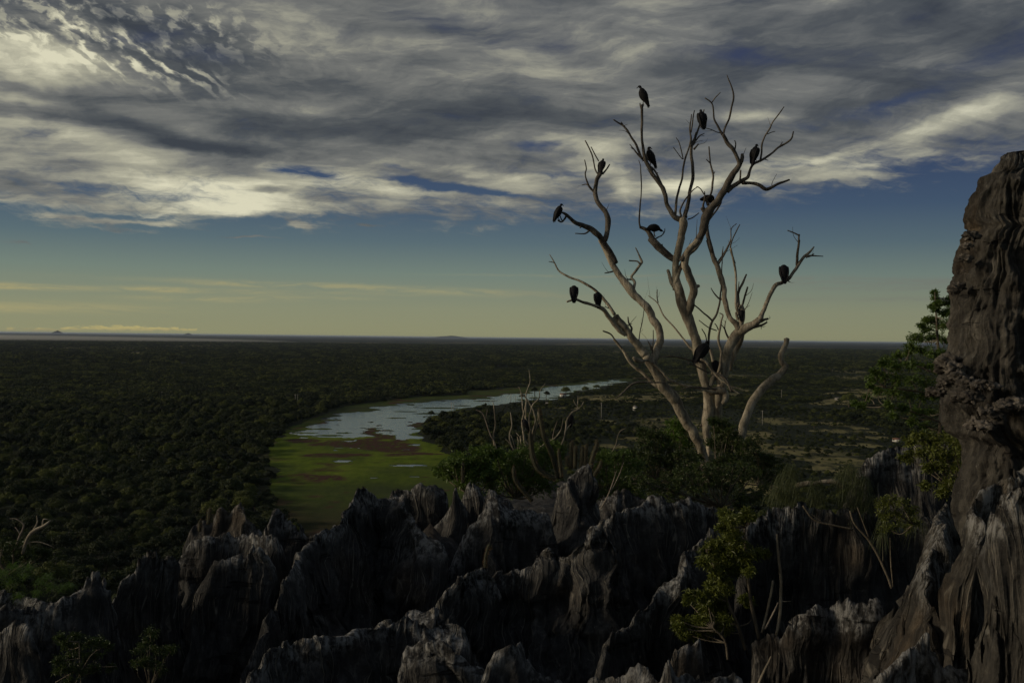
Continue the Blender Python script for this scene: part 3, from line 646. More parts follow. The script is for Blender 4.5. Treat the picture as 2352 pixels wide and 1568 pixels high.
def rock(label, pts, d, H=2.6, sx=4.2, sf=2.3, sb=3.2, fl=1.0, seed=None, rough=.10, cell=None, pw=.92, jag=.05, name='limestone_outcrop', cat='rock', group='fluted limestone outcrops'):
    seed = seed if seed is not None else len(rock_list)*13+5
    pts = np.asarray(pts, float); n = len(pts)
    dd = np.full(n, float(d)) if np.isscalar(d) else np.interp(np.linspace(0, 1, n), np.linspace(0, 1, len(d)), d)
    W = P(pts[:, 0], pts[:, 1], dd)
    dm = dd.mean(); cell = cell or max(.016, dm*.0021)
    seg = np.linalg.norm(np.diff(W, axis=0), axis=1); L = np.concatenate([[0], np.cumsum(seg)])
    s = np.arange(0, L[-1], cell*.9); C = np.stack([np.interp(s, L, W[:, k]) for k in range(3)], 1)
    C[:, 1] += fbm(s*1.3, 0, 0, seed, 2)*.14; C[:, 2] -= jag*(.6*fbm(s*3.5, 1, 0, seed+1, 2)+.9*np.abs(fbm(s*11, 1, 0, seed+2, 3)))
    hrel = (C[:, 2]-C[:, 2].min())/(np.ptp(C[:, 2])+.2)
    top = C[:, 2].max(); bot = top-H
    mx = (H*.55)/sx+.1; R0 = .055*min(dm/11, 1.2)
    xs = np.arange(C[:, 0].min()-mx, C[:, 0].max()+mx, cell); ys = np.arange(C[:, 1].min()-H/sf*1.05-.15, C[:, 1].max()+H*.6/sb+.1, cell)
    X, Y = np.meshgrid(xs, ys)
    best = np.full(X.shape, -1e9); q = np.zeros(X.shape); zc = np.zeros(X.shape); side = np.zeros(X.shape)
    wv = 1+.25*fbm(X*1.1, Y*1.1, 0, seed+3, 2)
    for i in range(len(s)):
        dx = X-C[i, 0]; dy = Y-C[i, 1]
        S = np.where(dy < 0, sf, sb)*wv
        r = np.sqrt((sx*dx)**2+(S*dy)**2+R0**2)-R0
        h = C[i, 2]-r**pw*(1 if pw == 1 else 1.05)
        mk = h > best
        best = np.where(mk, h, best)
        q = np.where(mk, s[i]+.45*dx/(np.hypot(dx, dy)+.05), q); zc = np.where(mk, C[i, 2], zc)
    t_ = zc-best
    qv = q+.10*fbm(X*1.5, Y*1.5, 0, seed+31, 2)
    grow = np.clip(t_/.45, 0, 1)**1.6
    Z = best-fl*grow*(.30*ridged(q*4.2, seed)+.15*ridged(q*10.5, seed+9)+.05*ridged(q*24, seed+11))
    Z -= .12*np.abs(fbm(X*3, Y*3, 0, seed+15, 3))*grow
    V = roughen(np.stack([X, Y, Z], -1), rough, seed)
    keep = Z > bot
    kq = keep[:-1, :-1] | keep[1:, :-1] | keep[:-1, 1:] | keep[1:, 1:]
    nx = len(xs); a = np.arange(len(ys)*nx).reshape(len(ys), nx)[:-1, :-1][kq]
    qd = np.stack([a, a+1, a+nx+1, a+nx], -1)
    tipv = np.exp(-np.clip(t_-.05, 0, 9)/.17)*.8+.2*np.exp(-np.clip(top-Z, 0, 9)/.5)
    Vc, qc, ids = compact(V.reshape(-1, 3), qd)
    org = np.array([C[:, 0].mean(), C[:, 1].mean(), bot])
    me = mesh(name, Vc-org, qc)
    at = me.attributes.new('ribs', 'FLOAT', 'POINT'); at.data.foreach_set('value', np.ones(len(Vc), np.float32)); at = me.attributes.new('rib', 'FLOAT', 'POINT'); at.data.foreach_set('value', qv.ravel()[ids].astype(np.float32))
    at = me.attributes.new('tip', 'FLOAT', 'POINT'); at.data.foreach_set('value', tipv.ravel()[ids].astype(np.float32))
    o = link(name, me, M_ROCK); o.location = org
    tag(o, label, cat, group); rock_list.append(o)
    return o
def F_(fn, L): return [fn(*p) for p in L]
rock('low grey limestone ridge with pale crest at the left edge', F_(f1, [(-200, 980), (-60, 900), (0, 850), (100, 880), (190, 830), (270, 870), (350, 810), (420, 790), (520, 730), (560, 660), (600, 650), (655, 620), (690, 690), (700, 760), (760, 900), (780, 1050)]), [9, 9.4], H=2.4)
rock('small pale-topped limestone knob in front of the left-edge ridge', F_(f1, [(60, 1050), (130, 975), (190, 930), (262, 948), (300, 1010)]), 8.4, H=1.6)
rock('narrow limestone tooth right of the pale left crest', F_(f1, [(690, 690), (722, 620), (745, 690), (790, 700), (800, 760)]), 9.9, H=2.0, sx=6)
rock('blocky dark limestone wall with white-veined top left of the lagoon', F_(f1, [(790, 720), (815, 680), (835, 595), (900, 560), (920, 500), (960, 490), (1000, 463), (1055, 438), (1110, 455), (1180, 460), (1240, 458), (1262, 530), (1275, 650)]), [10.3, 10.8], H=2.8, sx=6, sf=4)
rock('fluted limestone peak with small cacti below the lagoon shore', F_(f1, [(1235, 420), (1290, 292), (1330, 270), (1390, 245), (1430, 262), (1470, 230), (1510, 180), (1540, 235), (1585, 180), (1620, 146), (1668, 150), (1700, 230), (1760, 300), (1800, 330)]), 12.8, H=2.6, sx=5)
rock('long pale limestone ridge in front of the fluted peak', F_(f1, [(1270, 520), (1340, 400), (1450, 382), (1530, 356), (1600, 362), (1690, 350), (1765, 345), (1830, 372), (1905, 368), (1950, 425), (1960, 520)]), 11.7, H=2.6, sf=2.6)
rock('rounded limestone shoulder with grey veins under the long pale ridge', F_(f1, [(1380, 640), (1440, 530), (1520, 500), (1600, 480), (1650, 432), (1710, 402), (1790, 430), (1850, 520)]), 10.8, H=2.4, sf=2.6)
rock('row of small dark limestone teeth behind the big slope', F_(f1, [(1790, 320), (1845, 190), (1870, 176), (1900, 215), (1950, 265), (1990, 305), (2025, 330), (2040, 272), (2065, 330), (2120, 345), (2160, 320), (2200, 340), (2260, 330)]), 13.6, H=2.2, sx=6)
rock('tallest central limestone massif with a long diagonal fluted slope', F_(f2, [(-20, 1600), (40, 1500), (100, 1350), (150, 1210), (200, 1085), (270, 950), (400, 780), (500, 640), (600, 520), (650, 430), (720, 350), (770, 258), (815, 200), (850, 190), (880, 235), (920, 272), (990, 262), (1050, 230), (1080, 242), (1110, 292), (1150, 345), (1250, 420), (1350, 500), (1440, 580)]), [9.2, 10.4, 12.2, 13, 12.9, 12.6], H=3.6, sx=2.9, sf=1.5, fl=1.1, rough=.13)
rock('dark limestone hump with white streak behind the central massif', F_(f2, [(1040, 260), (1062, 220), (1090, 186), (1112, 202), (1135, 176), (1165, 200), (1200, 190), (1240, 158), (1290, 134), (1350, 148), (1420, 185), (1450, 260)]), 15.2, H=2.6, sx=5)
rock('thin limestone blade right of the white-streaked hump', F_(f2, [(1345, 480), (1390, 390), (1430, 310), (1455, 240), (1480, 158), (1505, 210), (1530, 300), (1570, 400)]), 14.4, H=2.4, sx=5.5)
rock('pair of thin grey limestone spikes in the shrubs', F_(f2, [(1560, 280), (1590, 210), (1612, 160), (1630, 200), (1645, 140), (1672, 200), (1700, 270)]), 16.3, H=2.0, sx=7)
rock('pointed limestone fin with brown drip lines in the centre', F_(f2, [(1500, 760), (1560, 640), (1620, 520), (1700, 400), (1760, 302), (1820, 234), (1862, 242), (1900, 300), (1960, 335), (2050, 345), (2180, 352)]), 13.2, H=3.0, sx=4, sf=1.5)
rock('small limestone spike behind the pointed central fin', F_(f2, [(1720, 260), (1755, 190), (1782, 155), (1830, 192), (1880, 235), (1930, 260)]), 15.0, H=2.0, sx=5)
rock('large cone-shaped grey boulder below the cacti', F_(f3, [(470, 330), (482, 230), (495, 165), (570, 130), (620, 92), (645, 42), (700, 12), (722, 60), (742, 112), (792, 205), (855, 300)]), 14.0, H=2.2, sx=5, fl=.5, sf=2.0, rough=.14)
rock('craggy limestone hump with pale crust in the lower centre', F_(f2, [(930, 1200), (1010, 1140), (1100, 1100), (1190, 1022), (1285, 1000), (1340, 960), (1400, 880), (1450, 792), (1482, 770), (1505, 830), (1560, 762), (1640, 742), (1740, 760), (1785, 870)]), [9.2, 9.6, 10], H=2.6, sf=1.3, fl=.8, rough=.15)
rock('broad fluted limestone slope at the bottom centre-left', F_(f2, [(-60, 1700), (60, 1510), (170, 1390), (300, 1292), (500, 1212), (700, 1180), (850, 1172), (930, 1195), (1060, 1130), (1150, 1080), (1260, 1150), (1400, 1200), (1500, 1260)]), [7.6, 8.3, 8.6, 8.4], H=2.6, sf=1.25, fl=.8, sx=3, rough=.13)
rock('rounded pale limestone knob at the bottom centre', F_(f2, [(1180, 1420), (1270, 1290), (1380, 1235), (1500, 1250), (1600, 1330), (1700, 1450), (1760, 1560)]), 7.4, H=1.7, sf=1.8, fl=.6)
rock('wide limestone buttress with brown scoured face right of centre', F_(f3, [(60, 830), (100, 770), (190, 760), (300, 752), (350, 680), (400, 618), (500, 640), (640, 640), (700, 545), (780, 445), (838, 390), (875, 470), (912, 560), (940, 700), (955, 850)]), [10.4, 10.8], H=3.0, sf=1.5, fl=.7, rough=.15)
rock('long limestone crest below the foot of the dead tree', F_(f3, [(860, 440), (900, 392), (990, 322), (1050, 352), (1180, 302), (1235, 252), (1285, 238), (1350, 270), (1440, 255), (1500, 292), (1570, 278), (1620, 312), (1700, 342), (1745, 380), (1760, 470)]), [12.2, 13], H=3.0, sf=1.8)
rock('low dark fluted rim behind the long crest', F_(f3, [(850, 360), (900, 262), (980, 202), (1030, 215), (1072, 186), (1110, 232), (1200, 275), (1300, 300)]), 14.6, H=2.0, sx=5)
rock('slanting fluted limestone fin left of the leafy tree', F_(f3, [(860, 1450), (880, 1260), (905, 1195), (1040, 1150), (1100, 1052), (1150, 982), (1200, 905), (1320, 822), (1390, 742), (1440, 662), (1500, 622), (1560, 612), (1596, 530), (1630, 600), (1680, 482), (1760, 520)]), [9.2, 10.2, 11.2], H=3.2, sx=4, sf=2.6)
rock('tall dark fluted limestone wall under the drooping needle bushes', F_(f4, [(255, 680), (290, 600), (345, 552), (400, 510), (450, 490), (520, 522), (565, 470), (620, 500), (800, 540), (900, 520), (1000, 540), (1100, 560), (1200, 600), (1320, 560), (1450, 600)]), [11.6, 12], H=3.4, sx=5, sf=4.5, fl=1.2)
rock('rounded dark fluted limestone hump below the pillar', F_(f4, [(880, 330), (925, 242), (990, 192), (1050, 142), (1120, 132), (1200, 130), (1262, 72), (1350, 72), (1430, 95), (1500, 220)]), 13.6, H=3.0, sx=4, sf=4)
rock('row of thin limestone blades low on the right', F_(f4, [(270, 1450), (300, 1290), (370, 1240), (430, 1272), (490, 1182), (552, 1130), (582, 1122), (632, 1110), (662, 1112), (712, 1132), (782, 1132), (850, 1082), (900, 1072), (962, 1100), (1032, 1042), (1070, 1110)]), [9.4, 9.2], H=2.6, sx=5, sf=3.6, fl=1.6)
rock('sharp limestone spire right of centre, leaning against the big right rock', F_(f4, [(1378, 442), (1386, 540), (1394, 680), (1402, 860), (1412, 1060), (1425, 1260)]), [8.6, 8.0, 7.5, 7.1, 6.8], H=3.4, sx=2.35, sf=2.6, fl=.9, rough=.09, pw=.97)
rock('brown fluted limestone foot at the bottom right corner', F_(f4, [(830, 1780), (930, 1640), (1010, 1530), (1120, 1430), (1210, 1330), (1280, 1290), (1310, 1225), (1350, 1330), (1420, 1380), (1600, 1420)]), [6.3, 6.6], H=1.9, sx=3.5, sf=2.0)
rock('low row of knobbly limestone tips at the bottom edge', F_(f3, [(800, 1640), (835, 1560), (872, 1540), (910, 1570), (940, 1510), (972, 1505), (1000, 1532), (1060, 1440), (1112, 1415), (1160, 1470), (1280, 1462), (1310, 1410), (1350, 1328), (1372, 1450), (1450, 1465), (1540, 1470), (1620, 1522), (1740, 1460), (1800, 1490), (1850, 1570), (1900, 1640)]), 6.0, H=1.3, rough=.09)
rock('stubby grey limestone stump under the leafy tree', F_(f3, [(1385, 1340), (1400, 1290), (1432, 1260), (1500, 1262), (1572, 1262), (1600, 1330)]), 7.0, H=1.5, sx=6, sf=4)
rock('crusty pale limestone horn at the bottom right of centre', F_(f3, [(60, 1560), (82, 1440), (97, 1370), (122, 1312), (200, 1282), (262, 1300), (322, 1266), (352, 1360), (450, 1462), (560, 1500), (680, 1542)]), 6.5, H=1.5)
rock('small limestone tip at the bottom edge below the pale poles', F_(f4, [(380, 1640), (420, 1540), (447, 1502), (500, 1545), (540, 1640)]), 6.0, H=1.0)
rock('flat pale limestone slab under the left-edge bushes', F_(f1, [(-260, 740), (-100, 745), (20, 752), (120, 768), (220, 790), (300, 800), (420, 790), (500, 735)]), 15.5, H=3.0, sf=1.2, fl=.4)
# stacked outlines: the pillar and the big rock below it
def pillar(label, outline, d, uright, dep, zbot, seed, ribs=.22, nz=260, nt=300, fl=1.0, amp=.055, name='limestone_pillar'):
    o = np.array([P(u, v, d) for u, v in outline]); o = o[np.argsort(-o[:, 2])]
    zt = o[0, 2]; z = np.linspace(zt+.02, zbot, nz)
    xl = np.interp(z, o[::-1, 2], o[::-1, 0]); xl[z < o[-1, 2]] = o[-1, 0]-(o[-1, 2]-z[z < o[-1, 2]])*.12
    xr = P(uright, 784, d)[0]+np.linspace(0, .5, nz)
    c = (xl+xr)/2; w = (xr-xl)/2
    th = np.linspace(0, 2*np.pi, nt, endpoint=False)
    cs, sn = np.cos(th), np.sin(th); e = .72
    ux = np.sign(cs)*np.abs(cs)**e; uy = np.sign(sn)*np.abs(sn)**e
    capf = np.clip((zt+.02-z)/.5, .0, 1)**.5
    T, Zz = np.meshgrid(th, z)
    arc = T*1.1+Zz*.06
    wv_ = fbm(Zz*.7, T*1.5, 0, seed, 4)*.24; fade_ = np.clip(.55+fbm(Zz*1.4, T*2.2, 3, seed+8, 3), .05, 1.2)
    f = (.065*ridged(arc*2.7+wv_*.5, seed)+.075*ridged(arc*7+wv_*1.2, seed+3)*fade_+.03*ridged(arc*17+wv_*1.5, seed+4)*fade_+.13*np.abs(fbm(Zz*2.5, T*3, 0, seed+12, 6))+.03*np.abs(fbm(Zz*9, T*9, 0, seed+14, 4)))*fl
    X = c[:, None]+ux*(w[:, None]-.0)-np.where(ux < 0, -1, 1)*f*.6*np.abs(cs); Y = d+uy*dep*capf[:, None]*(1+.06*noise(Zz, T, 0, seed))-np.sign(sn)*f*1.0*np.abs(sn)
    V = roughen(np.stack([X, Y, Zz], -1), amp, seed); V[..., 0] += np.where(ux < -.3, .05, 0)
    q = grid_quads(nz, nt, True)
    V = V.reshape(-1, 3); topc = V[:nt].mean(0)+[0, 0, .03]
    V = np.concatenate([V, [topc]]); j = np.arange(nt)
    tr = np.stack([j, (j+1) % nt, np.full(nt, len(V)-1)], 1)[:, ::-1]
    org = np.array([c[-1], d, zbot])
    me = mesh(name, V-org, [q[:, ::-1], tr])
    at = me.attributes.new('ribs', 'FLOAT', 'POINT'); at.data.foreach_set('value', np.full(len(V), ribs, np.float32)); at = me.attributes.new('rib', 'FLOAT', 'POINT'); at.data.foreach_set('value', np.append((arc+wv_*.5).ravel(), 0).astype(np.float32))
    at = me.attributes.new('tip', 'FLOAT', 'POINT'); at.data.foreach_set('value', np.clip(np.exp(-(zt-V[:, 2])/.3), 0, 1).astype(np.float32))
    ob = link(name, me, M_ROCKB); ob.location = org; tag(ob, label, 'rock'); rock_list.append(ob); return ob
M_ROCKB = M_ROCK.copy(); M_ROCKB.name = 'brown limestone'
for n_ in M_ROCKB.node_tree.nodes:
    if n_.type == 'VALTORGB':
        for e_, c_ in zip(n_.color_ramp.elements, [(.016, .015, .0135), (.040, .0365, .031), (.082, .075, .062), (.22, .20, .165)]): e_.color = (*c_, 1)
PILL = pillar('towering brown-grey limestone pillar rising at the right edge', F_(f5, [(1010, 46), (940, 58), (900, 62), (830, 68), (822, 95), (790, 150), (750, 168), (735, 200), (705, 290), (695, 340), (697, 410), (714, 432), (690, 452), (655, 540), (645, 620), (650, 660), (642, 740), (650, 770), (640, 850), (628, 900), (625, 1030), (606, 1060), (596, 1100), (588, 1250), (572, 1290), (570, 1390), (580, 1440), (640, 1480)]), 9.0, 2560, .62, 60-3.6, 901)
LOWR = rock('big rust-stained fluted limestone rock filling the lower right edge', F_(f4, [(1515, 540), (1530, 460), (1565, 375), (1625, 312), (1680, 284), (1760, 272), (1830, 258), (1909, 244), (2060, 235), (2200, 235)]), [7.0, 7.2, 7.1, 6.9], H=4.2, sx=4.2, sf=3.4, fl=1.7, cell=.015, rough=.11, pw=.96)
LOW2 = rock('pale-headed fluted limestone block in front at the lower right edge', F_(f4, [(1705, 560), (1728, 500), (1780, 445), (1850, 408), (1909, 376), (2050, 350), (2200, 350)]), [6.3, 6.0, 5.8], H=3.8, sx=4.8, sf=4.2, fl=1.7, cell=.014, rough=.10, pw=.96)
# crusty flowstone knobs growing on the pillar
mc, t, b = material('crusty flowstone'); pos = t.node('ShaderNodeNewGeometry').outputs['Position']
n = t.noise(pos, 9, 5, .7); t.put(b.inputs['Base Color'], t.ramp(n, [(.35, (.028, .024, .020)), (.5, (.075, .065, .053)), (.65, (.24, .21, .175))])); b.inputs['Roughness'].default_value = .95
bp = t.node('ShaderNodeBump'); bp.inputs['Distance'].default_value = .03; t.put(bp.inputs['Height'], t.noise(pos, 30, 5, .7)); t.l.new(bp.outputs[0], b.inputs['Normal'])
def lump(mb, c, r, seed, sq=(1, 1, 1), n=18):
    th = np.linspace(0, np.pi, n); ph = np.linspace(0, 2*np.pi, n*2, endpoint=False); T, Q = np.meshgrid(ph, th)
    d = np.stack([np.sin(Q)*np.cos(T), np.sin(Q)*np.sin(T), np.cos(Q)], -1)
    k = 1+.6*fbm(d[..., 0]*3+seed, d[..., 1]*3, d[..., 2]*3, seed, 5)
    mb.add((np.asarray(c)+d*k[..., None]*r*np.asarray(sq)).reshape(-1, 3), grid_quads(n, 2*n, True))
for (x5, y5, r, fwd) in [(600, 1085, .10, .1), (640, 1120, .09, .25), (575, 1120, .07, .0), (590, 1190, .07, .1), (530, 1225, .05, .05), (565, 1235, .06, .1), (515, 1245, .04, .0), (660, 1160, .08, .35), (700, 1190, .08, .5), (690, 1250, .11, .5), (720, 1260, .09, .55), (760, 1200, .07, .6), (820, 1205, .07, .62), (840, 1330, .09, .6), (800, 1325, .07, .6), (880, 1300, .08, .62), (735, 1390, .08, .5), (790, 1400, .08, .6), (850, 1370, .07, .6), (940, 1280, .07, .62), (960, 1300, .09, .62), (650, 720, .07, .1), (630, 735, .05, .0), (720, 470, .07, .3), (690, 580, .06, .25), (700, 520, .05, .3)]:
    mb = MB(); u, v = f5(x5, y5); c = P(u, v, 9.0-fwd); lump(mb, c-np.array(PILL.location), r*.8, int(x5), (1.15, .8, .7))
    link('flowstone_knob', mb.mesh('flowstone_knob'), mc, PILL)
# ground of the rock terrace, falling off as a cliff to the plain
xs = np.concatenate([np.linspace(-60, -13, 24)[:-1], np.linspace(-13, 14, 180), np.linspace(14, 60, 24)[1:]]); ys = np.concatenate([np.linspace(-30, -4, 14)[:-1], np.linspace(-4, 36, 240), np.linspace(36, 80, 40)[1:]])
X, Y = np.meshgrid(xs, ys)
z = np.where(Y < 3, 58.2, np.maximum(58.2-(Y-3)*1.3, 55.2-np.clip(Y-18,0,20)*.03))
yedge = np.interp(X, [-60, -8, -5, -3, -2, -1, 2.5, 4, 12, 60], [8, 11.5, 13, 15.5, 19, 35, 35, 28, 28, 22])
over = np.clip(Y-yedge, 0, None)
z = z-over**1.15*3.0
z = np.where(Y > 8, z-np.clip(np.abs(X)-16, 0, None)*1.2, z-np.clip(-X-7, 0, None)*.6)
z = z+np.clip(1-((X-0)/6.5)**4, 0, 1)*np.clip((Y-7.5)/1.5, 0, 1)*np.clip((15.5-Y)/2, 0, 1)*(1.15+.9*fbm(X*.9, Y*.5, 0, 79, 3)-.25*ridged(X*4, 5))
z = np.maximum(z+fbm(X*.8, Y*.8, 0, 77, 4)*.35, -1.5)
me = mesh('rock_ground', np.stack([X, Y, z], -1).reshape(-1, 3), grid_quads(len(ys), len(xs)))
for o_ in rock_list:
    if 'sharp limestone spire' in o_['label'] or 'brown fluted' in o_['label'] or o_ in (LOWR, LOW2): o_.data.materials.clear(); o_.data.materials.append(M_ROCKB)
tag(link('rock_ground', me, M_ROCK), kind='structure')
# ================================================================ dead wood
def woodmat(name, stops, sc=1.0):
    m, t, b = material(name); pos = t.node('ShaderNodeNewGeometry').outputs['Position']
    a = t.noise(t.mapping(pos, sc=(9*sc, 9*sc, 2.2*sc)), 1, 6, .66, .6); c = t.noise(pos, 1.7*sc, 4, .6); f = t.noise(pos, 26*sc, 4, .65)
    col = t.ramp(t.add(t.mul(a, .5), t.add(t.mul(c, .35), t.mul(f, .15))), stops)
    dk = t.rng(t.noise(t.mapping(pos, loc=(5, 1, 2)), 2.3*sc, 5, .7), .60, .70, 0, .65, True)
    t.put(b.inputs['Base Color'], t.mix(dk, col, (.06, .045, .034, 1))); b.inputs['Roughness'].default_value = .85; b.inputs['Specular IOR Level'].default_value = .3
    bp = t.node('ShaderNodeBump'); bp.inputs['Strength'].default_value = .8; bp.inputs['Distance'].default_value = .03
    t.put(bp.inputs['Height'], t.add(a, t.mul(f, .5))); t.l.new(bp.outputs[0], b.inputs['Normal'])
    return m
M_WOOD = woodmat('bleached dead wood', [(.36, (.07, .058, .042)), (.46, (.18, .153, .110)), (.54, (.34, .295, .215)), (.66, (.58, .52, .40))])
M_WOOD_SHADE = woodmat('shade-toned dead wood', [(.36, (.032, .026, .021)), (.46, (.07, .060, .048)), (.55, (.125, .108, .085)), (.66, (.25, .22, .175))])  # darker copy of the dead wood, upper-limb shade put into its colour
M_TWIG = woodmat('bare twigs', [(.36, (.10, .08, .06)), (.5, (.22, .18, .14)), (.66, (.40, .34, .27))])
M_STEM = woodmat('green-grey stems', [(.36, (.06, .05, .035)), (.5, (.12, .10, .07)), (.66, (.22, .18, .13))], 2)
def deadtree(e, base_d, items, seed=0, k=9, mat=None, spread=.30):
    """items: (frame, [(x, y, r)...], kind); a branch starts at the depth of the wood it leaves"""
    g = np.random.default_rng(seed); known = []; owners = []; mat = mat or M_WOOD
    trunk = MB(); parts = []; org = np.array(e.location)
    for it in items:
        fn, pts, kind = it[0], it[1], it[2]
        s = (fn(1, 0)[0]-fn(0, 0)[0]); uv = np.array([fn(p[0], p[1]) for p in pts]); r = np.array([p[2] for p in pts])*s
        if len(it) > 3: d0, d1 = it[3]; own = None
        elif known:
            K = np.concatenate([q[0] for q in known]); dist = np.hypot(K[:, 0]-uv[0, 0], K[:, 1]-uv[0, 1])-K[:, 3]*.5; j = int(np.argmin(dist)); d0 = K[j, 2]
            cum = np.cumsum([len(q[0]) for q in known]); own = int(np.searchsorted(cum, j, side='right'))
            Lp = np.sum(np.hypot(*np.diff(uv, axis=0).T)); d1 = d0+g.uniform(-1, 1)*spread*Lp*d0/F
        else: d0 = d1 = base_d; own = None
        c = catmull(np.column_stack([uv, r]), 5); n = len(c); tt = np.linspace(0, 1, n)
        dd = d0+(d1-d0)*tt
        W = P(c[:, 0], c[:, 1], dd); rad = c[:, 2]*dd/F
        ph = g.uniform(0, 50); wig = np.minimum(rad*.35, .02)
        L = np.concatenate([[0], np.cumsum(np.linalg.norm(np.diff(W, axis=0), axis=1))])
        W[:, 0] += noise(L*5+ph, 0, 0, seed)*wig; W[:, 2] += noise(L*5+ph, 9, 0, seed)*wig; W[:, 1] += noise(L*4+ph, 5, 0, seed)*wig*2
        rad = rad*.93*(1+.06*fbm(L*5+ph, 0, 0, seed, 3))
        kk = k if rad.max() > .03 else 6
        known.append((np.column_stack([c[:, 0], c[:, 1], dd, c[:, 2]]), W))
        if kind == 't': tube(trunk, W-org, rad, 18, .07, seed, fr=4); owners.append('t')
        else:
            mb = MB(); tube(mb, W-org, rad, kk, .08, seed+len(known), fr=7)
            po = owners[own] if own is not None else 't'; mt_ = M_WOOD_SHADE if mat is M_WOOD and (uv[:, 1].mean() < 590 or r.max() < 10*s) and e.name.startswith('dead_tree') else mat  # upper and thin limbs get the wood with shade in its colour
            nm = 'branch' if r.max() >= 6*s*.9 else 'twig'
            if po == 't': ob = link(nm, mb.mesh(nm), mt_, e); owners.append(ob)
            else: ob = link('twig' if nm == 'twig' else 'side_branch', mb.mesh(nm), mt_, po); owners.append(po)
    if trunk.n: link('trunk', trunk.mesh('trunk'), mat, e)
    return known
def near_depth(known, u, v):
    K = np.concatenate([q[0] for q in known]); return K[int(np.argmin(np.hypot(K[:, 0]-u, K[:, 1]-v))), 2]
BT = P(*t2(1135, 1500), 25.0)
dt = empty('dead_tree', BT, 'big leafless bleached dead tree full of perched vultures', 'dead tree')
A1, A2 = t1, t2
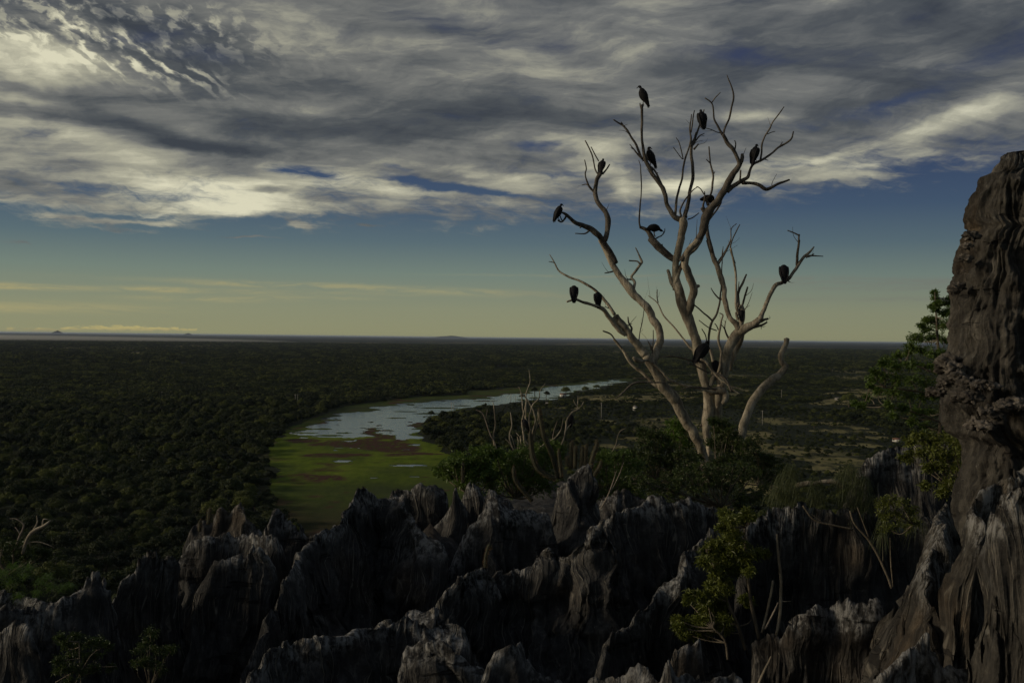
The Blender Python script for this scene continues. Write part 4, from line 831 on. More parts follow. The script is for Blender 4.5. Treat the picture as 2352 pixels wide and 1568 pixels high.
TREE = [
 (A2, [(1120, 1560, 34), (1105, 1440, 33), (1075, 1350, 33), (1035, 1270, 34), (985, 1190, 36), (945, 1110, 37), (885, 1015, 39), (835, 955, 38), (795, 890, 34), (760, 830, 32), (720, 755, 30)], 't', (25, 24.4)),
 (A2, [(1160, 1560, 30), (1145, 1400, 26), (1125, 1300, 28), (1115, 1200, 36), (1135, 1110, 44), (1130, 1030, 36), (1105, 940, 30), (1085, 850, 32), (1060, 760, 34), (1055, 690, 34), (1030, 600, 35), (990, 500, 37), (955, 420, 38), (935, 340, 34), (915, 250, 26), (920, 130, 25), (945, 0, 24)], 't', (25.1, 25.3)),
 (A1, [(1098, 1545, 30), (1115, 1450, 30), (1140, 1350, 30), (1158, 1270, 36), (1150, 1215, 34)], 't'),
 (A2, [(1190, 1250, 26), (1185, 1130, 30), (1195, 1010, 30), (1225, 900, 32), (1240, 800, 32), (1262, 700, 33), (1305, 620, 34), (1345, 588, 32), (1400, 560, 27), (1460, 522, 24)], 't', (25.2, 24.6)),
 # left stem
 (A2, [(715, 750, 30), (650, 670, 28), (600, 600, 26), (555, 545, 27), (520, 490, 24)], 'b'),
 (A2, [(585, 620, 16), (530, 580, 17), (480, 510, 16), (445, 460, 15), (410, 437, 14), (370, 425, 10), (320, 410, 10), (265, 388, 9), (200, 405, 6)], 'b'),
 (A2, [(515, 488, 13), (470, 420, 11), (430, 370, 11), (385, 330, 9), (330, 290, 9), (270, 260, 8), (200, 235, 7), (150, 200, 6), (120, 145, 5), (90, 95, 2.5)], 'b'),
 (A2, [(415, 355, 7), (380, 318, 6), (340, 298, 4)], 'b'), (A2, [(118, 148, 4), (100, 143, 3.5), (82, 140, 2)], 'b'),
 (A2, [(620, 610, 8), (625, 575, 8), (606, 540, 6), (600, 502, 4)], 'b'), (A2, [(612, 550, 3), (628, 546, 2)], 'b'), (A2, [(480, 445, 4), (452, 435, 3)], 'b'),
 (A2, [(665, 700, 4), (680, 600, 3.5), (700, 500, 3), (711, 398, 2)], 'b'), (A2, [(760, 740, 4), (765, 650, 3.5), (766, 588, 2.5)], 'b'), (A2, [(757, 720, 8), (745, 690, 6), (733, 662, 4)], 'b'),
 (A2, [(765, 830, 28), (775, 760, 27), (800, 690, 27), (813, 630, 26), (800, 570, 28), (765, 510, 29), (720, 440, 27), (665, 375, 27), (610, 320, 31), (565, 260, 25), (525, 200, 22), (490, 130, 22), (455, 60, 21), (425, 0, 20)], 'b'),
 (A1, [(625, 1560, 24), (575, 1470, 24), (530, 1400, 26), (500, 1355, 26), (440, 1305, 24), (375, 1268, 20), (320, 1250, 18), (275, 1215, 16), (240, 1185, 13), (207, 1165, 9)], 'b'),
 (A1, [(238, 1190, 9), (224, 1215, 8), (200, 1236, 8), (172, 1224, 7)], 'b'), (A1, [(205, 1225, 5), (195, 1205, 5), (188, 1188, 4)], 'b'), (A1, [(415, 1305, 8), (380, 1330, 6), (308, 1328, 4)], 'b'), (A1, [(360, 1262, 9), (345, 1285, 6)], 'b'),
 (A1, [(535, 1385, 22), (555, 1330, 22), (563, 1260, 24), (558, 1190, 24), (543, 1150, 22), (508, 1110, 19), (475, 1050, 19), (462, 1000, 19), (472, 935, 17), (490, 890, 20), (515, 850, 14)], 'b'),
 (A1, [(492, 880, 8), (470, 840, 7), (455, 780, 6), (440, 720, 6), (415, 660, 6), (384, 602, 5)], 'b'), (A1, [(490, 760, 5), (460, 710, 5), (433, 650, 4)], 'b'), (A1, [(520, 865, 8), (555, 822, 7), (577, 785, 5)], 'b'),
 (A1, [(455, 1005, 10), (415, 962, 9), (398, 920, 7), (386, 860, 6), (393, 820, 5), (380, 752, 4)], 'b'), (A1, [(410, 955, 6), (390, 944, 5), (359, 950, 3.5)], 'b'),
 (A2, [(640, 312, 11), (645, 275, 10), (625, 245, 9), (652, 200, 9), (683, 158, 9), (690, 140, 9), (672, 95, 6), (650, 50, 4)], 'b'), (A2, [(682, 160, 8), (660, 138, 6), (607, 134, 5)], 'b'), (A2, [(625, 255, 7), (592, 256, 5)], 'b'), (A2, [(505, 205, 6), (475, 212, 5), (448, 216, 3)], 'b'),
 # low twigs left and the pale windfall branches caught in the fork
 (A2, [(830, 965, 12), (770, 940, 12), (730, 905, 11), (690, 865, 11), (640, 825, 11), (600, 780, 10), (565, 720, 9), (520, 660, 8), (508, 650, 5)], 'b'), (A2, [(560, 705, 5), (515, 650, 5), (490, 615, 6), (436, 593, 5)], 'b'), (A2, [(720, 905, 5), (690, 903, 4), (636, 902, 3)], 'b'),
 (A2, [(636, 765, 9), (655, 780, 16), (690, 790, 13), (720, 785, 9), (765, 805, 8), (820, 855, 8), (870, 910, 8), (960, 945, 8), (1050, 967, 8), (1130, 987, 8), (1205, 1003, 7)], 'b', (24.1, 24.6)),
 (A2, [(880, 928, 5), (780, 930, 5), (670, 928, 6), (620, 947, 6), (565, 1000, 6), (516, 1035, 3)], 'b', (24.2, 23.9)),
 (A2, [(808, 766, 3), (910, 760, 6), (980, 778, 6), (1070, 792, 6), (1110, 800, 8)], 'b', (24.4, 24.6)), (A2, [(993, 800, 4), (1060, 832, 5), (1130, 868, 6)], 'b', (24.3, 24.7)),
 (A2, [(950, 972, 3), (1010, 960, 6), (1110, 968, 7), (1240, 978, 8)], 'b', (24.4, 24.6)), (A2, [(1075, 780, 9), (1115, 800, 10), (1150, 852, 9), (1195, 900, 9), (1240, 932, 8), (1290, 980, 6), (1330, 1002, 3)], 'b', (24.4, 24.3)),
 (A2, [(1172, 868, 8), (1215, 890, 8), (1255, 930, 8), (1278, 990, 8)], 'b', (24.3, 24.2)), (A2, [(1130, 1000, 20), (1180, 985, 28), (1230, 990, 26), (1240, 1030, 22), (1220, 1065, 14)], 'b', (24.7, 24.5)), (A2, [(1140, 950, 12), (1155, 905, 18), (1180, 900, 14), (1200, 940, 10)], 'b', (24.6, 24.6)),
 # centre stem: left prong, right prong
 (A1, [(1135, 1225, 26), (1085, 1195, 22), (1050, 1140, 20), (1015, 1050, 19), (985, 970, 18), (945, 900, 18), (900, 840, 18), (862, 770, 17), (845, 690, 13), (834, 600, 11), (830, 500, 11), (833, 400, 11), (826, 325, 12)], 'b'),
 (A1, [(822, 350, 6), (815, 325, 4), (812, 308, 2)], 'b'), (A1, [(832, 345, 6), (842, 328, 4), (845, 308, 2)], 'b'), (A1, [(826, 345, 5), (822, 320, 3), (820, 306, 2)], 'b'),
 (A1, [(850, 755, 12), (820, 715, 10), (785, 640, 10), (745, 570, 9), (705, 512, 9), (680, 480, 9), (645, 462, 7), (607, 438, 5)], 'b'), (A1, [(690, 490, 7), (677, 470, 6), (667, 455, 4)], 'b'), (A1, [(835, 748, 9), (800, 710, 8), (765, 668, 6), (734, 630, 3)], 'b'), (A1, [(760, 665, 5), (742, 655, 3)], 'b'),
 (A1, [(990, 968, 10), (965, 900, 9), (940, 850, 8), (915, 815, 8), (900, 800, 4)], 'b'), (A1, [(940, 862, 5), (956, 852, 3)], 'b'),
 (A1, [(1165, 1200, 20), (1185, 1140, 18), (1196, 1060, 15), (1212, 980, 14), (1226, 900, 14), (1226, 830, 13), (1220, 740, 13), (1218, 660, 13), (1238, 600, 11), (1268, 520, 8), (1295, 440, 7), (1317, 360, 5)], 'b'),
 (A1, [(1214, 650, 10), (1212, 580, 8), (1208, 500, 7), (1214, 440, 5), (1218, 398, 4)], 'b'), (A1, [(1213, 540, 6), (1224, 470, 6), (1232, 410, 5), (1241, 364, 4)], 'b'), (A1, [(1225, 640, 7), (1252, 605, 7), (1285, 565, 6), (1322, 545, 3)], 'b'), (A1, [(1296, 558, 3), (1320, 564, 2)], 'b'), (A1, [(1235, 672, 9), (1255, 650, 7), (1273, 627, 6)], 'b'), (A1, [(1240, 580, 5), (1253, 535, 4)], 'b'),
 (A1, [(1090, 1190, 11), (1100, 1060, 10), (1118, 990, 9), (1145, 900, 9), (1158, 790, 8), (1172, 730, 8), (1195, 670, 7), (1212, 600, 6)], 'b'), (A1, [(1155, 748, 5), (1140, 690, 5), (1120, 615, 4), (1098, 577, 3)], 'b'), (A1, [(1150, 746, 5), (1115, 705, 4), (1076, 655, 4)], 'b'),
 (A1, [(1140, 1195, 9), (1128, 1150, 8), (1160, 1080, 7), (1200, 1025, 6), (1235, 985, 5), (1272, 962, 3)], 'b'), (A1, [(1190, 1218, 6), (1228, 1205, 5), (1278, 1167, 4)], 'b'), (A1, [(1170, 1190, 12), (1178, 1160, 10)], 'b'),
 (A2, [(905, 320, 14), (888, 275, 15), (872, 230, 13), (862, 197, 11)], 'b'),
 (A2, [(920, 140, 22), (880, 115, 18), (830, 85, 17), (785, 40, 17), (740, -5, 17)], 'b'), (A1, [(1060, 1520, 22), (1000, 1455, 22), (950, 1410, 21), (910, 1370, 22), (875, 1310, 17), (850, 1290, 15), (818, 1280, 12)], 'b'),
 (A1, [(818, 1282, 9), (808, 1220, 7), (816, 1110, 6), (825, 1020, 5), (822, 880, 5), (820, 800, 4), (806, 755, 3)], 'b'), (A1, [(925, 1385, 7), (950, 1364, 6), (985, 1345, 5), (1006, 1315, 4), (1010, 1290, 3)], 'b'), (A1, [(985, 1430, 9), (990, 1412, 4)], 'b'), (A1, [(1020, 1480, 7), (1003, 1500, 4)], 'b'),
 # right half of the centre stem, crossing limbs
 (A2, [(985, 500, 28), (1010, 420, 28), (1028, 350, 28), (1020, 290, 26), (990, 220, 26), (975, 150, 26), (1000, 70, 22), (1060, 0, 22)], 'b'), (A2, [(1030, 320, 16), (1050, 305, 14), (1066, 300, 9)], 'b'),
 (A1, [(1140, 1540, 22), (1190, 1470, 24), (1250, 1400, 26), (1300, 1330, 30), (1318, 1260, 38), (1335, 1190, 42), (1380, 1120, 34), (1430, 1060, 30), (1470, 1000, 30), (1505, 930, 28), (1545, 870, 28), (1580, 820, 24), (1592, 780, 18), (1570, 720, 16), (1535, 660, 17), (1495, 605, 17), (1462, 555, 14)], 'b'),
 (A2, [(905, 330, 14), (918, 240, 16), (950, 170, 16), (1000, 90, 16), (1050, 30, 15), (1090, -20, 14)], 'b'), (A1, [(1220, 1480, 12), (1290, 1370, 10), (1340, 1240, 9), (1400, 1170, 8), (1445, 1095, 8), (1450, 1075, 5)], 'b'),
 (A1, [(1466, 560, 9), (1480, 500, 8), (1515, 430, 8), (1532, 350, 8), (1546, 250, 7), (1530, 170, 6), (1512, 125, 5), (1497, 86, 3)], 'b'), (A1, [(1460, 555, 11), (1430, 490, 9), (1400, 435, 8), (1393, 380, 7), (1382, 320, 6), (1360, 290, 6), (1325, 267, 5)], 'b'), (A1, [(1380, 305, 5), (1405, 268, 5), (1445, 224, 3)], 'b'),
 (A1, [(1465, 545, 5), (1420, 536, 4), (1365, 512, 4), (1310, 500, 3)], 'b'), (A1, [(1553, 680, 8), (1562, 650, 6), (1564, 620, 5), (1556, 600, 4)], 'b'), (A1, [(1592, 800, 14), (1612, 770, 15), (1614, 735, 16), (1612, 708, 12)], 'b'), (A1, [(1596, 925, 8), (1602, 880, 8), (1607, 830, 7)], 'b'),
 (A1, [(1500, 1000, 22), (1550, 960, 20), (1610, 925, 18), (1655, 895, 15), (1672, 850, 12), (1700, 790, 11), (1740, 768, 11), (1790, 740, 10), (1850, 700, 9), (1900, 655, 9), (1955, 625, 8), (2000, 585, 7), (2020, 530, 5)], 'b'),
 (A1, [(1760, 765, 9), (1768, 690, 8), (1770, 630, 8), (1795, 570, 7), (1830, 510, 7), (1855, 460, 6), (1900, 400, 6), (1945, 335, 4)], 'b'), (A1, [(1812, 552, 5), (1845, 538, 4), (1876, 530, 3)], 'b'), (A1, [(1905, 655, 6), (1920, 630, 4), (1936, 608, 2)], 'b'), (A1, [(1790, 748, 4), (1820, 757, 3)], 'b'),
 (A1, [(1620, 935, 17), (1690, 935, 14), (1750, 952, 15), (1800, 982, 14), (1850, 965, 12), (1920, 930, 10), (1988, 908, 8)], 'b'),
 (A1, [(1350, 1110, 14), (1340, 1060, 10), (1370, 1020, 9), (1384, 930, 9), (1390, 870, 8), (1368, 780, 7), (1358, 710, 6), (1354, 648, 5)], 'b'), (A1, [(1364, 775, 6), (1350, 762, 5), (1335, 747, 4)], 'b'), (A1, [(1390, 865, 5), (1402, 845, 4)], 'b'), (A1, [(1318, 1150, 16), (1310, 1110, 9), (1322, 1060, 7), (1322, 1000, 4)], 'b'), (A1, [(1318, 1025, 5), (1290, 980, 5), (1256, 960, 3)], 'b'), (A1, [(1318, 1160, 18), (1304, 1130, 14)], 'b'),
 # behind: thin stem that climbs from the right fork
 (A2, [(1325, 590, 22), (1290, 530, 19), (1255, 470, 18), (1232, 400, 18), (1232, 330, 18), (1210, 260, 19), (1180, 170, 17), (1150, 80, 16), (1125, 0, 15)], 'b'), (A1, [(1410, 1540, 14), (1370, 1440, 17), (1345, 1350, 16), (1335, 1260, 12)], 'b'),
 (A2, [(1190, 162, 7), (1225, 105, 6), (1255, 45, 5), (1275, 0, 4)], 'b'), (A1, [(1415, 1565, 6), (1480, 1470, 6), (1525, 1380, 5), (1530, 1295, 4), (1572, 1252, 3)], 'b'), (A1, [(1528, 1300, 3), (1520, 1288, 2)], 'b'), (A1, [(1460, 1565, 4), (1458, 1490, 3), (1468, 1430, 2)], 'b'), (A1, [(1490, 1455, 3), (1505, 1452, 2)], 'b'),
 (A2, [(1340, 580, 24), (1345, 510, 22), (1340, 450, 20), (1338, 425, 14)], 'b'), (A2, [(1325, 490, 14), (1308, 430, 10), (1308, 300, 8), (1300, 180, 8), (1280, 90, 7), (1272, 55, 6)], 'b'), (A1, [(1560, 1565, 7), (1525, 1455, 7), (1540, 1380, 6), (1570, 1310, 5), (1596, 1258, 4)], 'b'),
 (A2, [(1315, 440, 9), (1325, 340, 9), (1350, 280, 8), (1376, 224, 6)], 'b'), (A2, [(1348, 430, 8), (1362, 370, 7), (1382, 306, 6)], 'b'), (A2, [(1330, 430, 5), (1322, 340, 4), (1326, 272, 3)], 'b'), (A2, [(1322, 520, 12), (1312, 490, 9), (1305, 470, 5)], 'b'),
 # right stem end
 (A2, [(1460, 522, 22), (1485, 480, 16), (1500, 420, 14), (1530, 350, 14), (1565, 295, 14), (1610, 275, 13), (1650, 255, 13), (1680, 215, 11), (1712, 162, 11), (1750, 110, 10), (1785, 82, 9), (1816, 44, 4)], 'b'),
 (A2, [(1708, 165, 10), (1706, 110, 9), (1715, 40, 8), (1722, 0, 7)], 'b'), (A1, [(2050, 1565, 9), (2056, 1450, 9), (2064, 1335, 8)], 'b'), (A1, [(2062, 1345, 8), (2020, 1322, 6), (1970, 1304, 4)], 'b'), (A2, [(1765, 115, 7), (1790, 103, 6), (1876, 107, 3)], 'b'), (A2, [(1775, 110, 6), (1800, 100, 5), (1816, 88, 3)], 'b'),
 (A2, [(1468, 530, 12), (1495, 520, 9), (1519, 514, 7)], 'b'), (A2, [(1420, 572, 11), (1465, 560, 9), (1510, 535, 6)], 'b'), (A2, [(1470, 558, 4), (1472, 582, 2)], 'b'), (A2, [(1645, 265, 5), (1660, 275, 3)], 'b'),
 (A2, [(1270, 850, 16), (1285, 770, 20), (1305, 720, 20), (1335, 660, 18), (1350, 590, 20)], 'b', (25.5, 25.1)),
 # twigs in the middle
 (A2, [(1126, 700, 7), (1128, 620, 8), (1148, 535, 8), (1185, 470, 7), (1202, 380, 6), (1214, 280, 6), (1214, 180, 4), (1222, 42, 2)], 'b'), (A2, [(1150, 528, 7), (1100, 480, 6), (1060, 445, 5), (1028, 420, 5)], 'b'), (A2, [(1180, 590, 4), (1125, 568, 4), (1064, 524, 3)], 'b'),
 (A2, [(1190, 870, 10), (1205, 800, 10), (1208, 730, 9), (1192, 670, 9), (1196, 600, 8), (1210, 530, 6), (1220, 492, 5), (1197, 476, 3)], 'b'), (A2, [(1193, 585, 5), (1180, 560, 4), (1166, 545, 3)], 'b'),
 (A2, [(1268, 662, 8), (1245, 615, 7), (1232, 580, 6), (1210, 550, 2)], 'b'), (A2, [(1232, 582, 4), (1236, 527, 2.5)], 'b'), (A2, [(1216, 385, 7), (1190, 378, 6), (1165, 350, 5), (1144, 313, 3)], 'b'), (A2, [(1115, 665, 4), (1105, 620, 4), (1082, 580, 3)], 'b'),
 (A2, [(1045, 730, 10), (1000, 695, 8), (950, 630, 6), (895, 560, 6), (830, 490, 5), (795, 412, 4), (735, 364, 3)], 'b'), (A2, [(798, 410, 4), (790, 370, 4), (793, 322, 2.5)], 'b'),
 (A2, [(1150, 880, 8), (1160, 830, 10), (1150, 770, 11), (1135, 715, 10)], 'b', (25.1, 25.1)), (A2, [(1075, 1215, 8), (1090, 1195, 7)], 'b'),
]
TK = deadtree(dt, 25.0, TREE, 5)
gk = np.random.default_rng(77)
for j in range(60):                  # snapped stubs and fine dead twigs along the limbs
    K, W = TK[int(gk.integers(4, len(TK)))]; i = int(gk.integers(len(W)//3, len(W))); i = min(i, len(W)-1)
    tv = W[min(i+1, len(W)-1)]-W[max(i-1, 0)]; tv /= np.linalg.norm(tv)+1e-9; dv = np.cross(tv, gk.normal(size=3)); dv /= np.linalg.norm(dv)+1e-9; dv = dv*.8+tv*.7+np.array([0, 0, .25])
    L_ = gk.uniform(.05, .34)*(1 if j % 3 else 1.6); r0 = min(.012, K[i, 3]*.35*25/F)
    p = [W[i], W[i]+dv*L_*.5+gk.normal(size=3)*.015, W[i]+dv*L_+gk.normal(size=3)*.04+[0, 0, .03]]
    mb = MB(); tube(mb, catmull(np.array(p)-BT, 4), np.linspace(r0, r0*.35, 9), 5, .1, j); link('twig', mb.mesh('twig'), M_WOOD_SHADE, dt)
B2 = P(*t2(1340, 1310), 25.5)
ds_ = empty('dead_stump', B2, 'separate leaning dead trunk with a broken crooked top, right of the big dead tree', 'dead trunk')
deadtree(ds_, 25.5, [(A2, [(1330, 1330, 28), (1355, 1220, 30), (1375, 1150, 28), (1415, 1060, 30), (1460, 990, 30), (1520, 930, 29), (1580, 885, 28), (1622, 850, 24), (1630, 820, 22), (1608, 795, 20), (1602, 755, 21), (1620, 710, 18), (1632, 680, 17), (1634, 648, 19)], 't', (25.5, 25.8)),
    (A2, [(1625, 655, 6), (1620, 645, 3)], 'b'), (A2, [(1640, 660, 8), (1656, 648, 4)], 'b'), (A2, [(1636, 755, 6), (1652, 752, 3)], 'b')], 8)
# grey dead bush with the cacti
e = empty('dead_bush', P(*b1(1010, 900), 33), 'grey leafless dead bush with many thin upright branches behind the green shrubs', 'dead bush')
BUSH = [(b1, [(1010, 1000, 11), (1020, 840, 10), (990, 780, 9), (970, 690, 9), (962, 600, 8), (985, 500, 8), (1000, 430, 7), (1000, 340, 6), (1015, 280, 5), (1040, 210, 4), (1028, 92, 2.5)], 't', (33, 33.2)),
 (b1, [(1030, 860, 9), (1045, 700, 9), (1015, 610, 9), (990, 555, 7), (968, 480, 6), (962, 400, 5), (945, 300, 4), (928, 262, 3)], 'b'), (b1, [(1060, 800, 9), (1070, 690, 9), (1095, 590, 8), (1075, 510, 7), (1035, 425, 6), (985, 355, 6), (950, 320, 4)], 'b'),
 (b1, [(1050, 480, 7), (1070, 430, 6), (1125, 375, 5), (1138, 300, 4), (1188, 228, 3)], 'b'), (b1, [(1075, 780, 7), (1090, 700, 6), (1110, 640, 5), (1140, 600, 3)], 'b'), (b1, [(1012, 300, 4), (1030, 285, 3), (1068, 268, 2)], 'b'), (b1, [(1040, 720, 7), (1030, 560, 6), (1050, 480, 5)], 'b'),
 (b1, [(1010, 860, 8), (985, 800, 10), (970, 700, 10)], 'b'), (b1, [(930, 900, 6), (940, 830, 6), (948, 770, 5), (905, 712, 3)], 'b'), (b1, [(915, 880, 6), (925, 800, 5), (915, 750, 4)], 'b'), (b1, [(1000, 560, 8), (1000, 480, 7), (1005, 400, 6)], 'b'), (b1, [(960, 830, 6), (945, 780, 5), (950, 740, 4)], 'b'), (b1, [(1100, 640, 6), (1120, 560, 5), (1118, 500, 4)], 'b')]
BK = deadtree(e, 33, BUSH, 12, 7)
for (lb_, d, its) in [
    ('thin bare stem with a bent tip left of the dead bush', 21, [(b1, [(712, 900, 7), (690, 800, 6), (655, 740, 6), (630, 680, 6), (605, 600, 5), (578, 530, 5), (555, 505, 6), (508, 486, 3)], 't'), (b1, [(606, 570, 4), (615, 520, 3), (622, 478, 2)], 'b')]),
    ('straight pale bare stem left of the dead bush', 21, [(b1, [(700, 880, 8), (682, 790, 8), (682, 720, 8), (698, 640, 8), (695, 560, 7), (688, 480, 6), (675, 405, 3)], 't')]),
    ('low forked pale stem between the straight stem and the dead bush', 22, [(b1, [(880, 880, 7), (845, 800, 8), (840, 720, 7), (860, 650, 7), (855, 570, 6), (845, 510, 3)], 't'), (b1, [(845, 820, 6), (820, 790, 6), (800, 775, 4)], 'b'), (b1, [(895, 880, 5), (870, 780, 4), (850, 730, 3)], 'b')]),
    ('pale forked bare stem right of the dead bush, holding one vulture', 33, [(b1, [(1340, 840, 8), (1375, 750, 8), (1392, 660, 8), (1395, 600, 7), (1420, 550, 7), (1455, 510, 8), (1500, 485, 7), (1540, 450, 5), (1565, 408, 3)], 't'), (b1, [(1502, 484, 6), (1506, 420, 5), (1508, 350, 2)], 'b'), (b1, [(1500, 450, 5), (1480, 430, 5), (1463, 388, 3)], 'b'), (b1, [(1392, 690, 5), (1412, 655, 5), (1440, 625, 4)], 'b')]),
    ('long pale bare branch curving up to the right of the dead bush', 20, [(b1, [(1080, 910, 6), (1140, 850, 7), (1210, 805, 7), (1280, 765, 6), (1330, 700, 5), (1350, 650, 4), (1362, 585, 3)], 't'), (b1, [(1240, 790, 4), (1256, 802, 3), (1272, 800, 2)], 'b')]),
    ('short thin dark twig right of the dead bush', 21, [(b1, [(1255, 790, 4), (1275, 690, 4), (1305, 598, 2)], 't')]),
    ('bare forked twig standing alone left of the big dead tree', 20, [(b1, [(1840, 900, 4), (1878, 830, 5), (1900, 740, 5), (1930, 690, 5), (1982, 668, 3)], 't'), (b1, [(1868, 855, 3), (1895, 835, 4), (1922, 820, 2)], 'b')]),
    ('two thin brown twigs leaning over the long crest', 14.2, [(b1, [(1735, 1450, 6), (1800, 1330, 6), (1850, 1200, 5), (1885, 1090, 3)], 't'), (b1, [(1830, 1290, 5), (1900, 1150, 4), (1958, 1000, 2)], 'b')]),
    ('pale broken branch end rising from the bushes at the left edge', 16.5, [(f1, [(150, 500, 12), (190, 388, 12), (235, 340, 13), (300, 310, 11), (345, 276, 6)], 't'), (f1, [(230, 335, 7), (255, 290, 6), (250, 242, 3)], 'b'), (f1, [(290, 310, 6), (300, 268, 5), (330, 268, 2)], 'b')]),
    ('thin bent bare twig at the left edge', 16.5, [(f1, [(100, 480, 7), (130, 395, 7), (155, 335, 6), (157, 300, 5), (110, 266, 4), (66, 262, 2)], 't'), (f1, [(138, 370, 5), (112, 330, 4), (102, 322, 3)], 'b')]),
    ('low bare twig lying over the leaves at the left edge', 16.5, [(f1, [(120, 470, 4), (182, 432, 4), (260, 420, 4), (330, 440, 3), (372, 462, 2)], 't'), (f1, [(200, 430, 3), (208, 460, 2)], 'b')]),
    ('tallest bare pole-like stem in front of the dark wall', 9.6, [(f3, [(2085, 1240, 11), (2108, 1050, 11), (2114, 850, 10), (2100, 700, 10), (2090, 520, 7)], 't'), (f3, [(2112, 980, 4), (2140, 992, 3), (2190, 990, 2)], 'b')]),
    ('shorter bare pole-like stem left of the tallest one', 9.6, [(f3, [(1985, 1210, 10), (2020, 1080, 10), (2045, 950, 9), (2060, 850, 8)], 't')]),
    ('thin slanting bare stem between the two pole-like stems', 9.5, [(f3, [(2005, 1185, 7), (2060, 1080, 7), (2098, 1000, 5)], 't')]),
    ('bare grey stick slanting up from the bottom edge', 7.4, [(f3, [(1950, 1600, 11), (1990, 1500, 10), (2030, 1420, 9), (2048, 1380, 6)], 't')]),
    ('pale bare branch lying across the shrubs at the foot of the dead tree', 23.2, [(t2, [(980, 1475, 5), (1020, 1455, 8), (1080, 1450, 7), (1150, 1448, 4)], 't')]),
    ('grey bare branch over the shrubs left of the dead tree foot', 22.6, [(t2, [(760, 1480, 3), (820, 1492, 6), (890, 1496, 7)], 't'), (t2, [(855, 1496, 4), (820, 1525, 3)], 'b')])]:
    fn, p0 = its[0][0], its[0][1][0]
    e = empty('bare_stem', P(*fn(p0[0], p0[1]), d), lb_, 'dead branch'); k_ = deadtree(e, d, its, int(p0[0]), 7, M_TWIG if 'thin' in lb_ else M_WOOD)
    if 'one vulture' in lb_: BK += k_

# ================================================================ vultures
m, t, b = material('black feathers'); M_BIRD = m
pos = t.node('ShaderNodeTexCoord').outputs['Object']; n = t.noise(t.mapping(pos, sc=(30, 30, 12)), 1, 4, .6)
t.put(b.inputs['Base Color'], t.ramp(n, [(.35, (.004, .004, .005)), (.65, (.014, .013, .014))])); b.inputs['Roughness'].default_value = .7; b.inputs['Specular IOR Level'].default_value = .2
M_SKIN = simple('grey vulture skin', (.035, .034, .036)); M_LEG = simple('pale vulture legs', (.16, .15, .14))
def loft(mb, path, rad, k=16, n=5, side=(0, 1, 0)):
    c = catmull(np.column_stack([path, rad]), n); p = c[:, :3]; ra = np.maximum(c[:, 3], .001); rb = np.maximum(c[:, 4], .001)
    tg = np.gradient(p, axis=0); tg /= np.linalg.norm(tg, axis=1)[:, None]; S = np.array(side, float)[None]-tg*(tg@np.array(side, float))[:, None]; S /= np.linalg.norm(S, axis=1)[:, None]; U = np.cross(tg, S)
    th = np.linspace(0, 2*np.pi, k, endpoint=False)
    v = p[:, None]+S[:, None]*np.cos(th)[None, :, None]*ra[:, None, None]+U[:, None]*np.sin(th)[None, :, None]*rb[:, None, None]
    m_ = len(p); v = np.concatenate([v.reshape(-1, 3), [p[0], p[-1]]]); j = np.arange(k)
    mb.add(v, grid_quads(m_, k, True), np.concatenate([np.stack([(j+1) % k, j, np.full(k, m_*k)], 1), np.stack([(m_-1)*k+j, (m_-1)*k+(j+1) % k, np.full(k, m_*k+1)], 1)]))
